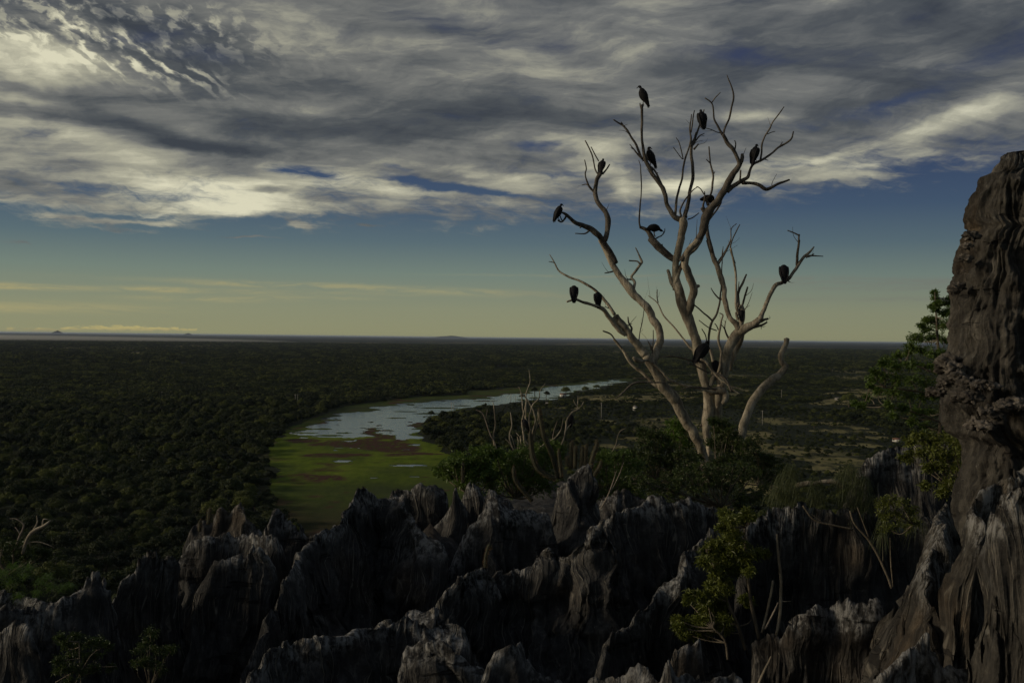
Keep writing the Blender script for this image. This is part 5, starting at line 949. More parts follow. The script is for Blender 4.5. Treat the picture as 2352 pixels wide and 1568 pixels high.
def bird(pose):
    flip = 1
    if pose == 'lean':
        body = [(-.27, 0, .20, .045, .010), (-.20, 0, .225, .06, .022), (-.13, 0, .24, .085, .06), (-.03, 0, .235, .105, .085), (.06, 0, .225, .09, .072), (.115, 0, .205, .05, .045), (.14, 0, .19, .028, .026)]
        head = [(.13, 0, .195, .027, .026), (.165, 0, .175, .030, .030), (.195, 0, .16, .024, .024), (.215, 0, .15, .012, .013), (.24, 0, .135, .008, .010), (.247, 0, .12, .003, .004)]
        wing = [(.06, .25, .02, .03), (0, .26, .035, .07), (-.09, .235, .03, .075), (-.18, .205, .018, .05), (-.255, .175, .006, .02)]
        leg0 = (-.02, .17)
    else:
        hunch = pose == 'hunch'
        body = [(-.17, 0, -.085, .040, .008), (-.15, 0, -.02, .05, .014), (-.115, 0, .06, .062, .03), (-.075, 0, .14, .088, .065), (-.03, 0, .235, .112, .09), (.01, 0, .33, .108, .085), (.03, 0, .395, .082, .062), (.045, 0, .43 if not hunch else .415, .05, .045)]
        if hunch: head = [(.05, 0, .405, .045, .04), (.085, 0, .41, .030, .03), (.11, 0, .385, .028, .028), (.12, 0, .36, .013, .014), (.125, 0, .335, .008, .009), (.122, 0, .32, .003, .003)]
        elif pose == 'turned': head = [(.035, 0, .42, .045, .04), (.045, 0, .46, .028, .027), (.035, 0, .49, .031, .031), (.0, 0, .492, .025, .025), (-.02, 0, .482, .012, .013), (-.045, 0, .468, .008, .009), (-.055, 0, .453, .003, .003)]
        else: head = [(.04, 0, .42, .045, .04), (.06, 0, .458, .028, .027), (.078, 0, .49, .031, .031), (.11, 0, .492, .025, .025), (.13, 0, .48, .012, .013), (.155, 0, .465, .008, .010), (.163, 0, .448, .003, .004)]
        wing = [(.035, .40, .02, .03), (.02, .35, .034, .075), (-.05, .22, .032, .085), (-.105, .10, .022, .06), (-.15, 0, .012, .032), (-.165, -.045, .005, .014)]
        leg0 = (-.02, .17)
    mb = MB(); a = np.array(body); a[2:, 3] *= 1.16; a[2:, 4] *= 1.28; loft(mb, a[:, :3], a[:, 3:], 18)
    a = np.array(head); a[:4, 3:] *= 1.22; loft(mb, a[:, :3], a[:, 3:], 12)
    bm_ = mb.mesh('body')
    wm = []
    for s in (-1, 1):
        mb = MB(); w_ = np.array([(q[0], s*(.104 if i < 3 else .08-.013*(i-3)), q[1], q[2], q[3]) for i, q in enumerate(wing)]); loft(mb, w_[:, :3], w_[:, 3:], 12)
        for q in range(4):            # long flight feathers showing past the wing tip
            x0, z0 = wing[-3][0], wing[-3][1]; x1, z1 = wing[-1][0], wing[-1][1]; o = (q-1.5)*.013
            loft(mb, [(x0+o, s*.062, z0), ((x0+x1)/2+o*1.2, s*.055, (z0+z1)/2), (x1+o*1.6, s*.046, z1-.012*q)], [(.006, .014), (.006, .012), (.002, .004)], 6, 3)
        wm.append(mb.mesh('wing'))
    lm_ = []
    for s in (-1, 1):
        mb = MB(); tube(mb, [(leg0[0], s*.035, leg0[1]), (-.015, s*.033, .09), (.0, s*.03, .008)], [.016, .009, .008], 6)
        for an in (-35, 0, 35, 180): tube(mb, [(0, s*.03, .008), (.025*math.cos(R(an)), s*.03+.025*math.sin(R(an)), .008), (.042*math.cos(R(an)), s*.03+.042*math.sin(R(an)), -.004)], [.006, .005, .003], 5)
        lm_.append(mb.mesh('leg'))
    return bm_, wm, lm_
BIRDS = {p: bird(p) for p in ('up', 'hunch', 'turned', 'lean')}
for (fn, x, y, pose, yaw, lean_, sc, kn, dz, lb_) in [
    (t1, 836, 322, 'up', 172, 0, 1.0, 'T', 0, 'vulture on the broken top of the tallest left prong, facing left'),
    (t1, 1298, 500, 'up', 100, 0, .93, 'T', .12, 'vulture seen from behind a thin upright branch near the top of the tree'),
    (t1, 893, 802, 'turned', 165, 0, 1.0, 'T', .15, 'vulture beside the long bare prong, looking right over its back'),
    (t1, 1722, 768, 'up', 35, -6, .88, 'T', 0, 'vulture on the upper right limb below the two long twigs'),
    (t1, 516, 850, 'up', 55, 0, .72, 'T', .05, 'small vulture in the fork of the upper left limb'),
    (t1, 178, 1224, 'up', 20, 0, .82, 'T', 0, 'vulture at the curled tip of the far left limb, facing right'),
    (t1, 930, 1352, 'lean', 5, 0, .98, 'T', -.04, 'vulture bending forward on the low middle branch, legs showing'),
    (t1, 1352, 1128, 'lean', 25, 8, 1.0, 'T', .3, 'vulture half hidden behind the thick fork of the right limb'),
    (t2, 247, 394, 'hunch', 88, 0, .92, 'T', 0, 'headless-looking hunched vulture on the end of the lowest left branch'),
    (t2, 402, 430, 'hunch', 95, 0, .86, 'T', .06, 'hunched vulture under the crossing twig on the lowest left branch'),
    (t2, 1618, 268, 'hunch', 84, 0, 1.05, 'T', 0, 'broad hunched vulture on the rising far right limb'),
    (t2, 1072, 800, 'up', 35, 16, 1.18, 'A', 24.6, 'big vulture at the centre of the trunk, leaning to the right'),
    (t2, 1168, 880, 'hunch', 100, -10, .95, 'A', 24.9, 'vulture tucked in the fork behind the crossing pale branches'),
    (t2, 1342, 520, 'hunch', 80, 0, .74, 'A', 24.75, 'small hunched vulture on the stub among the upright twigs right of centre'),
    (b1, 990, 690, 'hunch', 175, 0, .98, 'A', 32.8, 'vulture in the middle of the grey dead bush'),
    (b1, 1432, 636, 'hunch', 90, 0, .95, 'A', 33.2, 'vulture on the pale forked stem right of the dead bush')]:
    u, v = fn(x, y); d = near_depth(TK, u, v)+dz if kn == 'T' else dz
    e = empty('vulture', P(u, v, d), lb_, 'vulture', 'black vultures perched on the dead wood')
    e.rotation_euler = (0, R(lean_), R(yaw)); e.scale = (sc*(.86 if pose == 'hunch' else .95),)*3
    bm_, wm, lm_ = BIRDS[pose]
    link('body', bm_, M_BIRD, e)
    for w_ in wm: link('wing', w_, M_BIRD, e)
    for l_ in lm_: link('leg', l_, M_LEG, e)

# ================================================================ cacti
m, t, b = material('cactus skin'); M_CACT = m
pos = t.node('ShaderNodeNewGeometry').outputs['Position']; n = t.noise(t.mapping(pos, sc=(14, 14, 5)), 1, 4, .6)
t.put(b.inputs['Base Color'], t.ramp(n, [(.35, (.016, .020, .010)), (.55, (.036, .040, .020)), (.7, (.07, .065, .035))])); b.inputs['Roughness'].default_value = .8
M_SPINE = simple('rusty cactus spines', (.20, .125, .06))
def cactus(label, fn, pts, d, seed, spine=1.0, parent=None):
    s = fn(1, 0)[0]-fn(0, 0)[0]; uv = np.array([fn(p[0], p[1]) for p in pts]); r = np.array([p[2] for p in pts])*s
    c = catmull(np.column_stack([uv, r]), 6); W = P(c[:, 0], c[:, 1], d); rad = c[:, 2]*d/F
    tt = np.linspace(0, 1, len(c)); rad = rad*np.clip((1.001-tt)/.06, 0, 1)**.5
    org = W[0]
    e = empty('columnar_cactus', org, label, 'cactus', 'columnar cacti among the rocks')
    mb = MB(); tube(mb, W-org, rad, 36, .03, seed, ribs=9, ribamp=.13); link('stem', mb.mesh('stem'), M_CACT, e)
    g = np.random.default_rng(seed); L = np.concatenate([[0], np.cumsum(np.linalg.norm(np.diff(W, axis=0), axis=1))])
    n_ = int(L[-1]/.014); C = []; 
    tg = np.gradient(W, axis=0); tg /= np.linalg.norm(tg, axis=1)[:, None]
    pos_ = []; dr = []; wd = []
    for q in np.linspace(.01, L[-1], n_):
        p = np.array([np.interp(q, L, W[:, k]) for k in range(3)]); tv = np.array([np.interp(q, L, tg[:, k]) for k in range(3)]); rr = np.interp(q, L, rad)
        a = np.cross(tv, [0, 1, .1]); a /= np.linalg.norm(a); bb = np.cross(tv, a)
        for k in range(9):
            th = 2*np.pi*k/9; nn = a*math.cos(th)+bb*math.sin(th)
            for _ in range(3):
                dd_ = nn+g.normal(size=3)*.55; dd_ /= np.linalg.norm(dd_); pos_.append(p+nn*rr*1.05); dr.append(dd_*g.uniform(.012, .028)*spine); wd.append(np.cross(dd_, g.normal(size=3))*.0011*(d/17))
    pos_ = np.array(pos_)-org; dr = np.array(dr); wd = np.array(wd); v = np.stack([pos_-wd, pos_+wd, pos_+dr], 1).reshape(-1, 3); k = np.arange(len(pos_))[:, None]*3
    link('spines', mesh('spines', v, k+[0, 1, 2], False), M_SPINE, e)
for (lb_, fn, pts, d, s_) in [
    ('tall dark bent cactus stem with rusty tip rising right of the dead bush', b1, [(1320, 1160, 20), (1290, 1030, 22), (1240, 880, 22), (1185, 770, 19), (1155, 650, 17), (1140, 550, 16), (1130, 468, 15)], 16.4, 1),
    ('dark cactus arm curving left and up beside the tall bent stem', b1, [(1290, 1160, 20), (1200, 1125, 24), (1120, 1060, 25), (1070, 950, 24), (1050, 830, 20), (1040, 690, 17)], 16.3, 1),
    ('low curved cactus stem with round tip above the small spike', b1, [(1060, 1380, 18), (1000, 1310, 18), (935, 1230, 18), (892, 1160, 18), (878, 1036, 17)], 15.2, 1),
    ('lone short cactus in the shrubs above the thin spikes', b1, [(382, 1200, 14), (378, 1100, 15), (382, 1000, 14)], 17.0, 1),
    ('slim upright cactus just left of the boulder tip', b1, [(1350, 1150, 14), (1335, 1030, 15), (1318, 870, 14)], 16.0, 1),
    ('very short cactus touching the left flank of the boulder tip', b1, [(1402, 1040, 15), (1400, 940, 14)], 16.0, 1),
    ('tallest of the rusty cacti behind the boulder tip', b1, [(1442, 1060, 17), (1442, 920, 18), (1450, 790, 16)], 16.4, 1.3),
    ('dark cactus right behind the tallest rusty one', b1, [(1478, 1060, 16), (1482, 950, 17), (1480, 838, 15)], 16.7, 1),
    ('rusty cactus over the boulder tip', b1, [(1545, 1060, 17), (1548, 950, 18), (1556, 840, 15)], 16.4, 1.3),
    ('rusty cactus close behind the one over the boulder tip', b1, [(1575, 1060, 15), (1582, 930, 16), (1590, 825, 14)], 16.7, 1.3),
    ('short rusty cactus right of the boulder', b1, [(1630, 1180, 18), (1632, 1110, 19), (1640, 1015, 17)], 15.9, 1.3),
    ('slanting rusty cactus with a thin dry tip', b1, [(1625, 1130, 16), (1640, 1000, 18), (1668, 910, 17), (1692, 830, 14), (1688, 780, 5)], 16.3, 1.3),
    ('rusty cactus curving out to the right of the boulder', b1, [(1645, 1170, 13), (1690, 1090, 14), (1722, 1040, 14), (1735, 985, 12)], 16.0, 1.3),
    ('small golden-edged cactus on the fluted peak, the upper one', f1, [(1425, 300, 11), (1430, 240, 12), (1434, 190, 11)], 12.6, 1.2),
    ('small golden-edged cactus on the fluted peak, the lower one', f1, [(1365, 350, 9), (1367, 310, 10), (1370, 270, 9)], 12.4, 1.2),
    ('small hooked brown cactus on the lower central crest', f2, [(1725, 755, 10), (1728, 690, 10), (1742, 630, 10), (1755, 598, 10), (1768, 625, 8)], 9.9, 1.2)]:
    cactus(lb_, fn, pts, d, int(pts[0][0]), s_)

# ================================================================ living shrubs
def leafm(name, c1, c2, c3, trans=.3, rough=.45):
    m, t, b = material(name); pos = t.node('ShaderNodeNewGeometry').outputs['Position']
    n = t.noise(pos, 7, 3, .6); n2 = t.noise(pos, 60, 2, .5)
    c = t.ramp(t.add(t.mul(n, .5), t.mul(n2, .5)), [(.3, c1), (.5, c2), (.72, c3)])
    t.put(b.inputs['Base Color'], c); b.inputs['Roughness'].default_value = rough; b.inputs['Specular IOR Level'].default_value = .35
    tr = t.node('ShaderNodeBsdfTranslucent'); t.put(tr.inputs[0], c); mx = t.node('ShaderNodeMixShader'); mx.inputs[0].default_value = trans
    o = t.t.nodes['Material Output']; t.l.new(b.outputs[0], mx.inputs[1]); t.l.new(tr.outputs[0], mx.inputs[2]); t.l.new(mx.outputs[0], o.inputs[0])
    return m
L_DARK = leafm('dark shrub leaves', (.018, .032, .008), (.04, .062, .014), (.085, .115, .025))
L_GLOSS = leafm('glossy shrub leaves', (.03, .06, .010), (.075, .125, .02), (.15, .21, .04))
L_LIME = leafm('lime shrub leaves', (.035, .075, .008), (.07, .13, .012), (.11, .19, .02), .4)
L_OLIVE = leafm('olive tree leaves', (.042, .056, .010), (.10, .12, .020), (.19, .21, .04))
L_NEEDLE = leafm('drooping needles', (.03, .04, .014), (.065, .08, .028), (.12, .13, .05), .3, .6)
def shrub(name, label, cat, fn, base, blobs, leaf, mat, seed=0, per=46, ros=9, stems=None, stemr=.018, dj=.35, group=None):
    g = np.random.default_rng(seed+500); s = fn(1, 0)[0]-fn(0, 0)[0]
    (bx, by, bd) = base; org = P(*fn(bx, by), bd); e = empty(name, org, label, cat, group)
    C = []; N = []; mb = MB()
    skel = [org]
    if stems:
        for (pts, d) in stems:
            c = catmull(np.array([[*fn(p[0], p[1]), p[2]*s] for p in pts]), 5); W = P(c[:, 0], c[:, 1], d); tube(mb, W-org, c[:, 2]*d/F, 7, .12, seed, fr=8); skel += list(W)
    skel = np.array(skel)
    for bl in blobs:
        x, y, r = bl[:3]; d = bl[3] if len(bl) > 3 else bd
        d = d+g.uniform(-dj, dj); c = P(*fn(x, y), d); rr = r*s*d/F*(1.08 if fn is f5 else 1)
        k0 = skel[np.argmin(np.linalg.norm((skel-c)*[1, .5, 1], axis=1)+np.where(skel[:, 2] > c[2], .3, 0))]
        mid = (k0+c)/2+g.normal(size=3)*rr*.3+[0, 0, -rr*.3]
        tube(mb, catmull([k0-org, mid-org, c-org], 4), np.linspace(stemr, stemr*.45, 9), 5, .1, seed)
        for _ in range(per):
            dv = g.normal(size=3); dv[2] = dv[2]*.9+.15; dv /= np.linalg.norm(dv); tipp = c+dv*rr*g.uniform(.35, 1.15)*np.array([1.1, 1, .85])
            if g.uniform() < .3: tube(mb, [c-org, (c+tipp)/2-org+g.normal(size=3)*rr*.08, tipp-org], [stemr*.35, stemr*.22, stemr*.1], 3, cap=False)
            k = ros; ph = g.uniform(0, 6.28)+np.arange(k)*2.4; a = np.cross(dv, [.3, .2, 1]); a /= np.linalg.norm(a); bb = np.cross(dv, a)
            out = (a[None]*np.cos(ph)[:, None]+bb[None]*np.sin(ph)[:, None])*g.uniform(.6, 1.2, k)[:, None]+dv[None]*g.uniform(.0, 1.0, k)[:, None]
            out /= np.linalg.norm(out, axis=1)[:, None]
            C.append(tipp+out*leaf[0]*.5+dv*np.linspace(-1, .3, k)[:, None]*leaf[0]*1.0); N.append(out)
    C = np.concatenate(C); A = np.concatenate(N); n = len(C)
    nr = np.cross(A, g.normal(size=(n, 3))); nr /= np.linalg.norm(nr, axis=1)[:, None]; nr[:, 2] = np.abs(nr[:, 2]); S = np.cross(nr, A)
    ln = leaf[0]*g.uniform(.6, 1.25, n)[:, None]; wd = leaf[1]*g.uniform(.7, 1.2, n)[:, None]
    droop = np.array([0, 0, -1])*ln*.12
    v = np.stack([C-A*ln*.5, C+S*wd*.5+nr*wd*.12, C+A*ln*.5+droop, C-S*wd*.5+nr*wd*.12], 1).reshape(-1, 3)-org
    k = np.arange(n)[:, None]*4
    if mb.n: link('stems', mb.mesh('stems'), M_STEM, e)
    link('foliage', mesh('foliage', v, np.concatenate([k+[0, 1, 2], k+[0, 2, 3]]), False), mat, e)
    return e
def BL(L, r): return [(*p[:2], p[2] if len(p) > 2 else r) for p in L]
shrub('leafy_shrub', 'glossy green shrub left of the cacti, its left tip over the lagoon', 'shrub', b1, (420, 1300, 17.4), BL([(150, 1090, 60), (210, 1050), (300, 1010), (330, 960, 70), (420, 980), (520, 900, 70), (470, 1050), (380, 1100), (270, 1130), (580, 960), (580, 1060), (500, 1140), (400, 1190), (620, 880, 60), (640, 1150)], 95), (.075, .026), L_GLOSS, 1, 40, 9)
shrub('leafy_shrub', 'darker green shrub right behind the dead bush foot and the dark cactus arm', 'shrub', b1, (900, 1350, 18.0), BL([(700, 920), (800, 940), (880, 990), (760, 1040), (700, 1110), (850, 1110), (960, 1060), (930, 1180), (800, 1210), (1000, 900), (1080, 960), (1140, 900), (1240, 860), (1290, 880), (1180, 1010), (1060, 1160), (1020, 1260), (900, 1290), (1150, 1130), (1200, 1240), (1320, 930, 70), (640, 1240)], 100), (.07, .024), L_GLOSS, 2, 40, 9)
shrub('leafy_shrub', 'fine-leaved shrub between the rusty cacti and the dead tree', 'shrub', b1, (1850, 1400, 18.5), BL([(1700, 960, 80), (1780, 930, 80), (1870, 960, 80), (1960, 930, 80), (1780, 1030), (1900, 1050), (1730, 1130), (1850, 1160), (1980, 1140), (1760, 1240), (1880, 1270), (2000, 1240), (1720, 1330), (1620, 1250, 60), (2060, 1040), (2080, 1330)], 95), (.05, .02), L_GLOSS, 3, 46, 11)
shrub('leafy_shrub', 'bright lime shrub just left of the dead tree trunks', 'shrub', t2, (930, 1420, 26.5), BL([(900, 1195, 55), (940, 1220, 55), (970, 1250), (890, 1250), (930, 1300), (1000, 1310), (850, 1300, 55), (1010, 1230, 45), (980, 1350)], 65), (.07, .03), L_LIME, 4, 46, 9)
shrub('leafy_shrub', 'dark open shrub with layered twigs left of the dead tree', 'shrub', t2, (800, 1560, 22.5), BL([(700, 1255, 45), (760, 1270, 50), (820, 1290, 50), (720, 1330), (790, 1360), (860, 1370), (660, 1400), (740, 1430), (820, 1440), (900, 1450), (600, 1400, 50), (640, 1470), (960, 1400), (720, 1520), (860, 1530), (960, 1500), (1040, 1470, 60)], 65), (.06, .024), L_DARK, 5, 54, 10)
shrub('leafy_shrub', 'dark shrub growing in front of the foot of the dead tree', 'shrub', t2, (1200, 1600, 23.4), BL([(1160, 1190, 40), (1220, 1190, 45), (1260, 1230, 50), (1180, 1250, 45), (1230, 1290, 55), (1300, 1290, 50), (1150, 1330, 45), (1210, 1360), (1290, 1350), (1360, 1330, 55), (1250, 1430), (1340, 1410), (1060, 1420, 40), (1180, 1460), (1290, 1500), (1220, 1540), (1120, 1560)], 62), (.06, .024), L_DARK, 6, 54, 10)
shrub('leafy_shrub', 'shadowy shrub right of the dead tree foot', 'shrub', t2, (1450, 1600, 24), BL([(1410, 1330), (1440, 1400), (1380, 1440), (1500, 1420, 55), (1540, 1470), (1460, 1500), (1390, 1530), (1550, 1540), (1620, 1500, 50), (1320, 1570), (1470, 1580)], 68), (.06, .024), L_DARK, 7, 54, 10)
shrub('leafy_shrub', 'grey twiggy shrub under the dead tree above the long crest', 'shrub', f3, (1700, 330, 17.5), BL([(1650, 80), (1720, 110), (1600, 130), (1780, 60), (1660, 180), (1560, 190), (1750, 190, 50), (1500, 150), (1450, 80), (1400, 160), (1330, 210), (1860, 60, 60), (1930, 90, 60), (1300, 140), (1220, 200), (1150, 160), (1080, 130), (1560, 60), (1840, 270, 50), (1930, 260, 60), (1830, 320, 50), (2010, 200, 60)], 78), (.048, .018), L_DARK, 8, 46, 10)
shrub('small_tree', 'slender olive-green leafy tree growing out of the cleft right of centre', 'tree', f3, (1850, 1330, 9.6),
    BL([(1800, 570, 60), (1700, 760, 60), (1780, 700, 60), (1690, 640, 55), (1730, 900, 50), (1640, 940, 45), (1580, 1040, 50), (1680, 1060, 50), (1730, 385, 52), (1760, 430, 56), (1880, 375, 40), (1850, 420, 45), (1910, 400, 30), (1720, 480, 50), (1790, 510, 55), (1740, 560, 45), (1650, 600, 45), (1600, 640, 42), (1580, 720, 45), (1650, 700, 45), (1720, 690, 50), (1790, 640, 50), (1850, 600, 45), (1880, 680, 45), (1950, 655, 40), (2010, 655, 25), (1850, 750, 50), (1790, 770, 45), (1900, 790, 35), (1660, 800, 45), (1620, 880, 35), (1720, 840, 40), (1480, 945, 35), (1550, 955, 35), (1460, 990, 25), (1600, 1000, 35), (1690, 1010, 35), (1860, 980, 30), (1900, 1000, 25), (1390, 1120, 30), (1400, 1170, 40), (1480, 1150, 50), (1560, 1120, 50), (1640, 1110, 50), (1720, 1120, 45), (1440, 1215, 45), (1540, 1215, 50), (1640, 1190, 50), (1730, 1180, 40), (1620, 1050, 40)], 64), (.048, .014), L_OLIVE, 9, 40, 10,
    stems=[([(1870, 1330, 12), (1810, 1150, 12), (1745, 1010, 12), (1705, 870, 11), (1655, 760, 10), (1590, 630, 7)], 9.6), ([(1965, 1260, 12), (1920, 1060, 12), (1890, 880, 10), (1868, 680, 9), (1862, 470, 6)], 9.7), ([(1745, 1400, 9), (1720, 1260, 8), (1640, 1180, 5)], 9.3), ([(1730, 990, 5), (1640, 960, 4), (1560, 965, 3)], 9.5), ([(1820, 1170, 6), (1880, 1150, 5), (1910, 1120, 3)], 9.6)], stemr=.008, dj=.22)
shrub('small_tree', 'glossy conifer-like tree beside the pillar, its tip above the horizon', 'tree', f5, (560, 1470, 11.2),
    BL([(543, 748, 12), (548, 775, 16), (560, 800, 18), (545, 830, 16), (530, 812, 14), (600, 800, 24), (625, 780, 22), (640, 770, 16), (590, 850, 22), (625, 840, 24), (525, 878, 22), (500, 885, 18), (478, 908, 14), (560, 900, 30), (600, 905, 30), (500, 930, 22), (440, 970, 24), (480, 975, 28), (540, 970, 32), (590, 980, 34), (420, 1010, 22), (415, 1040, 20), (470, 1030, 32), (530, 1040, 34), (590, 1050, 34), (360, 1055, 24), (310, 1080, 24), (290, 1095, 18), (350, 1110, 32), (420, 1100, 34), (490, 1110, 34), (550, 1120, 34), (245, 1135, 24), (230, 1170, 22), (290, 1160, 34), (360, 1175, 36), (430, 1180, 36), (500, 1190, 36), (225, 1205, 18), (270, 1225, 28), (340, 1240, 34), (410, 1250, 36), (480, 1260, 34), (540, 1250, 24), (150, 1288, 16), (185, 1300, 18), (215, 1260, 18), (320, 1300, 24), (390, 1320, 30), (460, 1330, 30), (520, 1330, 24), (340, 1350, 18), (430, 1380, 22), (500, 1400, 24)], 30), (.036, .014), L_GLOSS, 10, 30, 10,
    stems=[([(560, 1500, 9), (575, 1300, 9), (565, 1100, 8), (552, 900, 5), (543, 745, 2.5)], 11.2), ([(570, 1250, 6), (450, 1230, 5), (300, 1210, 3)], 11.2), ([(565, 1150, 5), (460, 1110, 4), (340, 1080, 2)], 11.2), ([(570, 1380, 6), (430, 1330, 4), (200, 1290, 2)], 11.1)], stemr=.007, dj=.3)
shrub('leafy_shrub', 'olive shrub hanging over the dark hump below the pillar', 'shrub', f4, (1560, 480, 10.2), BL([(1230, 130, 40), (1290, 95, 45), (1350, 130), (1420, 110), (1480, 130), (1550, 150), (1620, 190, 45), (1550, 220), (1480, 210), (1400, 200), (1300, 190, 45), (1210, 220, 40), (1420, 290), (1500, 300), (1570, 280), (1460, 370), (1520, 400, 45), (1420, 430, 40), (1340, 280, 35), (1320, 390, 25)], 60), (.042, .015), L_OLIVE, 11, 34, 9, stemr=.008)
shrub('leafy_shrub', 'small shrub in the cleft below the drooping needle bushes', 'shrub', f4, (1250, 620, 10.4), BL([(1060, 500), (1110, 480), (1180, 490), (1140, 560), (1080, 570), (1230, 540), (1250, 610), (1200, 640), (1090, 640)], 42), (.036, .012), L_OLIVE, 12, 26, 9, stemr=.006)
shrub('leafy_shrub', 'dim olive shrub with straight twigs in the bottom left corner', 'shrub', f1, (540, 1460, 7.4), BL([(415, 1075, 35), (445, 1120, 40), (530, 1070, 45), (540, 1130, 50), (620, 1110, 45), (670, 1100, 45), (740, 1130, 40), (470, 1200, 55), (560, 1210, 55), (650, 1200, 50), (400, 1230, 40), (430, 1290, 50), (540, 1300, 50), (640, 1290, 45), (760, 1280, 25), (470, 1380, 40)], 45), (.028, .009), L_DARK, 13, 30, 9,  # dark leaf material here puts the corner's shadow into the colour
    stems=[([(560, 1480, 6), (550, 1300, 5), (540, 1100, 3)], 7.4), ([(380, 1380, 5), (560, 1290, 5), (800, 1270, 3)], 7.4), ([(500, 1420, 5), (620, 1200, 4), (750, 1120, 2)], 7.4)], stemr=.005, dj=.15)
shrub('leafy_shrub', 'very dark small shrub in the crevice right of the corner shrub', 'shrub', f1, (1020, 1420, 8.3), BL([(1030, 1040), (1000, 1100), (950, 1150), (1060, 1160), (1130, 1170), (1180, 1150, 35), (1000, 1230), (1060, 1270), (940, 1240), (1100, 1290)], 50), (.03, .009), L_DARK, 14, 24, 8, stemr=.005, dj=.2)
shrub('leafy_shrub', 'dark round shrub under the bare twigs at the left edge', 'shrub', f1, (60, 640, 16.8), BL([(20, 420, 60), (90, 450, 60), (170, 470, 50), (10, 500), (100, 520), (190, 530, 50), (260, 490, 45), (-60, 460), (50, 590), (320, 500, 30)], 75), (.05, .02), L_DARK, 15, 40, 9)
# needle bushes: long thin strands
def strands(name, label, fn, tufts, d, mat, seed, n=260, ln=.42, droop=1.0, w_=.0022, group=None, stems=None, cat='shrub'):
    g = np.random.default_rng(seed+900); s = fn(1, 0)[0]-fn(0, 0)[0]; org = P(*fn(tufts[0][0], tufts[0][1]), d)-[0, 0, .6]
    e = empty(name, org, label, cat, group); V = []; Q = []; k = 0
    for (x, y, r) in tufts:
        for _ in range(n):
            dd = d+g.uniform(-.25, .25); c = P(*fn(x+g.normal()*r*.35, y+g.normal()*r*.3), dd); a = g.uniform(0, 6.28); el_ = g.uniform(.1, 1.2)
            dv = np.array([math.cos(a)*math.cos(el_), math.sin(a)*math.cos(el_), math.sin(el_)]); L_ = ln*g.uniform(.5, 1.1)
            tt = np.linspace(0, 1, 6)[:, None]; p = c+dv*tt*L_*.55+np.array([0, 0, -1])*(tt**2)*L_*droop*.9
            sd = np.cross(dv, [0, 0, 1]); sd = sd/(np.linalg.norm(sd)+1e-6)+g.normal(size=3)*.3; ww = w_*(1-tt*.6)*d/12
            v = np.stack([p-sd*ww, p+sd*ww], 1).reshape(-1, 3); V.append(v); j = np.arange(5)[:, None]*2+k; Q.append(j+[0, 1, 3, 2]); k += 12
    link('needles', mesh('needles', np.concatenate(V)-org, np.concatenate(Q), False), mat, e)
    if stems:
        mb = MB()
        for (pts, dd) in stems:
            c = catmull(np.array([[*fn(p[0], p[1]), p[2]*s] for p in pts]), 5); tube(mb, P(c[:, 0], c[:, 1], dd)-org, c[:, 2]*dd/F, 7, .12, seed, fr=8)
        link('stems', mb.mesh('stems'), M_STEM, e)
    return e
NB = 'drooping needle bushes on the dark wall'
strands('needle_bush', 'drooping needle bush at the left end of the dark wall', f4, [(520, 285, 40), (480, 320, 55), (540, 350, 50), (470, 390, 55), (560, 430, 45), (500, 450, 50), (430, 420, 30)], 12.1, L_NEEDLE, 1, 150, .30, group=NB)
strands('needle_bush', 'smaller drooping needle bush in front of the pale slab', f4, [(660, 350, 35), (650, 410, 45), (700, 450, 45), (640, 470, 40)], 12.0, L_NEEDLE, 2, 120, .26, group=NB, stems=[([(590, 510, 6), (660, 595, 6), (780, 628, 6), (890, 650, 6)], 11.4), ([(640, 560, 3), (700, 600, 3)], 11.4)])
strands('needle_bush', 'widest drooping needle bush right of the pale slab', f4, [(860, 280, 45), (820, 330, 50), (900, 310, 55), (950, 350, 50), (870, 390, 60), (940, 430, 60), (1000, 470, 50), (830, 450, 45), (900, 490, 50), (960, 520, 45)], 12.1, L_NEEDLE, 3, 150, .34, group=NB, stems=[([(1120, 1000, 9), (1095, 930, 8), (1040, 810, 8), (980, 710, 7), (900, 620, 6), (870, 540, 4)], 11.0), ([(985, 705, 5), (950, 610, 4), (915, 520, 3)], 11.0)])
strands('needle_bush', 'sparse drooping strands hanging in the cleft left of the spire', f4, [(1070, 590, 30), (1060, 680, 20), (1240, 560, 40), (1280, 610, 30)], 10.6, L_NEEDLE, 4, 60, .34, group=NB, stems=[([(1128, 990, 4), (1115, 850, 4), (1110, 700, 3)], 10.4), ([(1068, 840, 3), (1066, 700, 2)], 10.4)])
strands('needle_bush', 'spiky bright bush with upright needles at the left edge', f1, [(30, 640, 60), (100, 600, 60), (60, 700, 60), (160, 660, 50), (190, 600, 40), (-40, 660, 50)], 15.2, L_LIME, 5, 130, .34, droop=.35, w_=.0026)
strands('needle_bush', 'second spiky bright bush right of the one at the left edge', f1, [(270, 700, 50), (330, 660, 45), (350, 730, 50), (430, 730, 40), (250, 770, 45), (480, 715, 20), (130, 790, 40)], 15.0, L_LIME, 6, 120, .26, droop=.45, w_=.0026)
strands('air_plant', 'grey spiky air plant growing on the left face of the pillar', f5, [(680, 645, 22)], 8.75, M_TWIG, 7, 70, .15, droop=.35, w_=.0016, cat='plant')
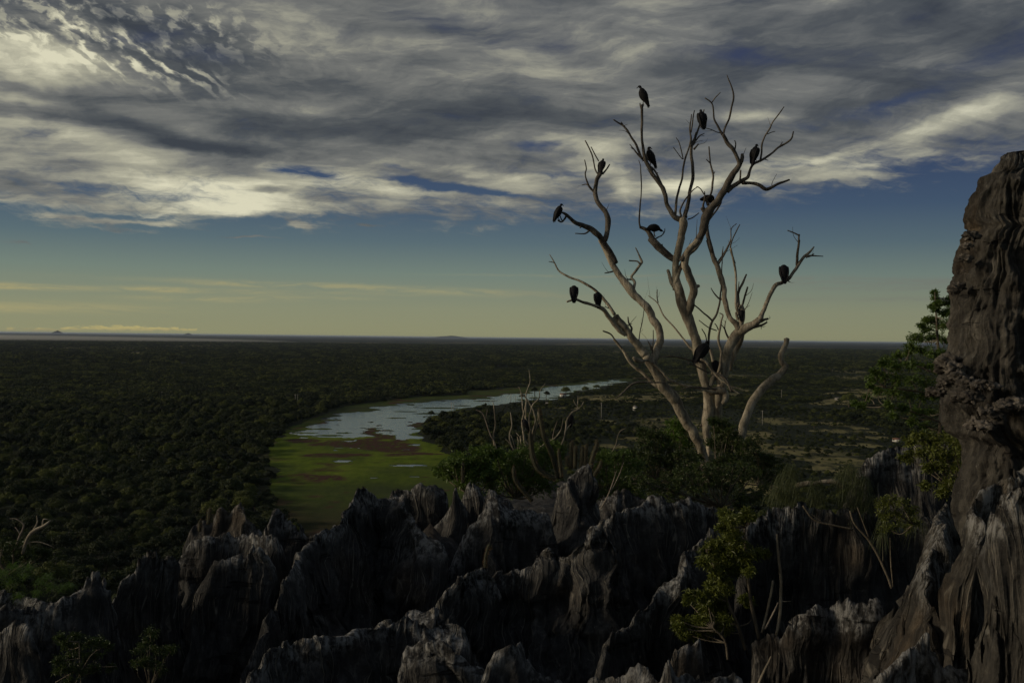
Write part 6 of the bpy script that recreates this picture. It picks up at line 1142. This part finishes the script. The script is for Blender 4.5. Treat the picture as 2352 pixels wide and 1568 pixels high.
# weathered pale log on the slab behind the needle bushes
e = empty('fallen_log', P(*f4(660, 390), 12.9), 'pale weathered slab-like log behind the needle bushes', 'log')
mb = MB(); c = catmull(np.array([[*f4(*p[:2]), p[2]*.385] for p in [(545, 385, 10), (600, 380, 16), (680, 372, 12), (740, 366, 14), (800, 372, 18), (830, 400, 16)]]), 6); tube(mb, P(c[:, 0], c[:, 1], 12.9)-np.array(e.location), c[:, 2]*12.9/F, 14, .3, 5, fr=6); link('log', mb.mesh('log'), M_WOOD, e)
SC.cycles.max_bounces = 4; SC.cycles.diffuse_bounces = 2; SC.cycles.glossy_bounces = 2; SC.cycles.transmission_bounces = 2; SC.cycles.volume_bounces = 0
SC.cycles.use_adaptive_sampling = True; SC.cycles.adaptive_threshold = .02
# ================================================================ air and mist
def volbox(name, lo, hi, dens, col, label, ell=False):
    mb = MB()
    if ell:
        th = np.linspace(0, np.pi, 16); ph = np.linspace(0, 2*np.pi, 32, endpoint=False); T, Q = np.meshgrid(ph, th)
        c = (np.array(lo)+hi)/2; h = (np.array(hi)-lo)/2
        mb.add((c+np.stack([np.sin(Q)*np.cos(T), np.sin(Q)*np.sin(T), np.cos(Q)], -1)*h).reshape(-1, 3), grid_quads(16, 32, True)[:, ::-1])
    else: box(mb, lo[0], hi[0], lo[1], hi[1], lo[2], hi[2])
    m = D.materials.new(name); m.use_nodes = True; t = NT(m.node_tree); t.n.remove(m.node_tree.nodes['Principled BSDF'])
    pv = t.node('ShaderNodeVolumePrincipled'); pv.inputs['Density'].default_value = dens; pv.inputs['Color'].default_value = (*col, 1); pv.inputs['Anisotropy'].default_value = .2
    t.l.new(pv.outputs[0], m.node_tree.nodes['Material Output'].inputs['Volume'])
    o = link(name, mb.mesh(name, smooth=False), m); tag(o, label, name, kind='stuff'); return o
volbox('haze', (-125000, -125000, -2.5), (125000, 125000, 72), 1.6e-5, (.62, .74, .95), 'faint blue haze that dims the far plain')
volbox('mist', (-11500, 4300, -42), (-1700, 11500, 42), 1.5e-4, (.97, .96, .88), 'low white mist lying over the far plain at the left', True)
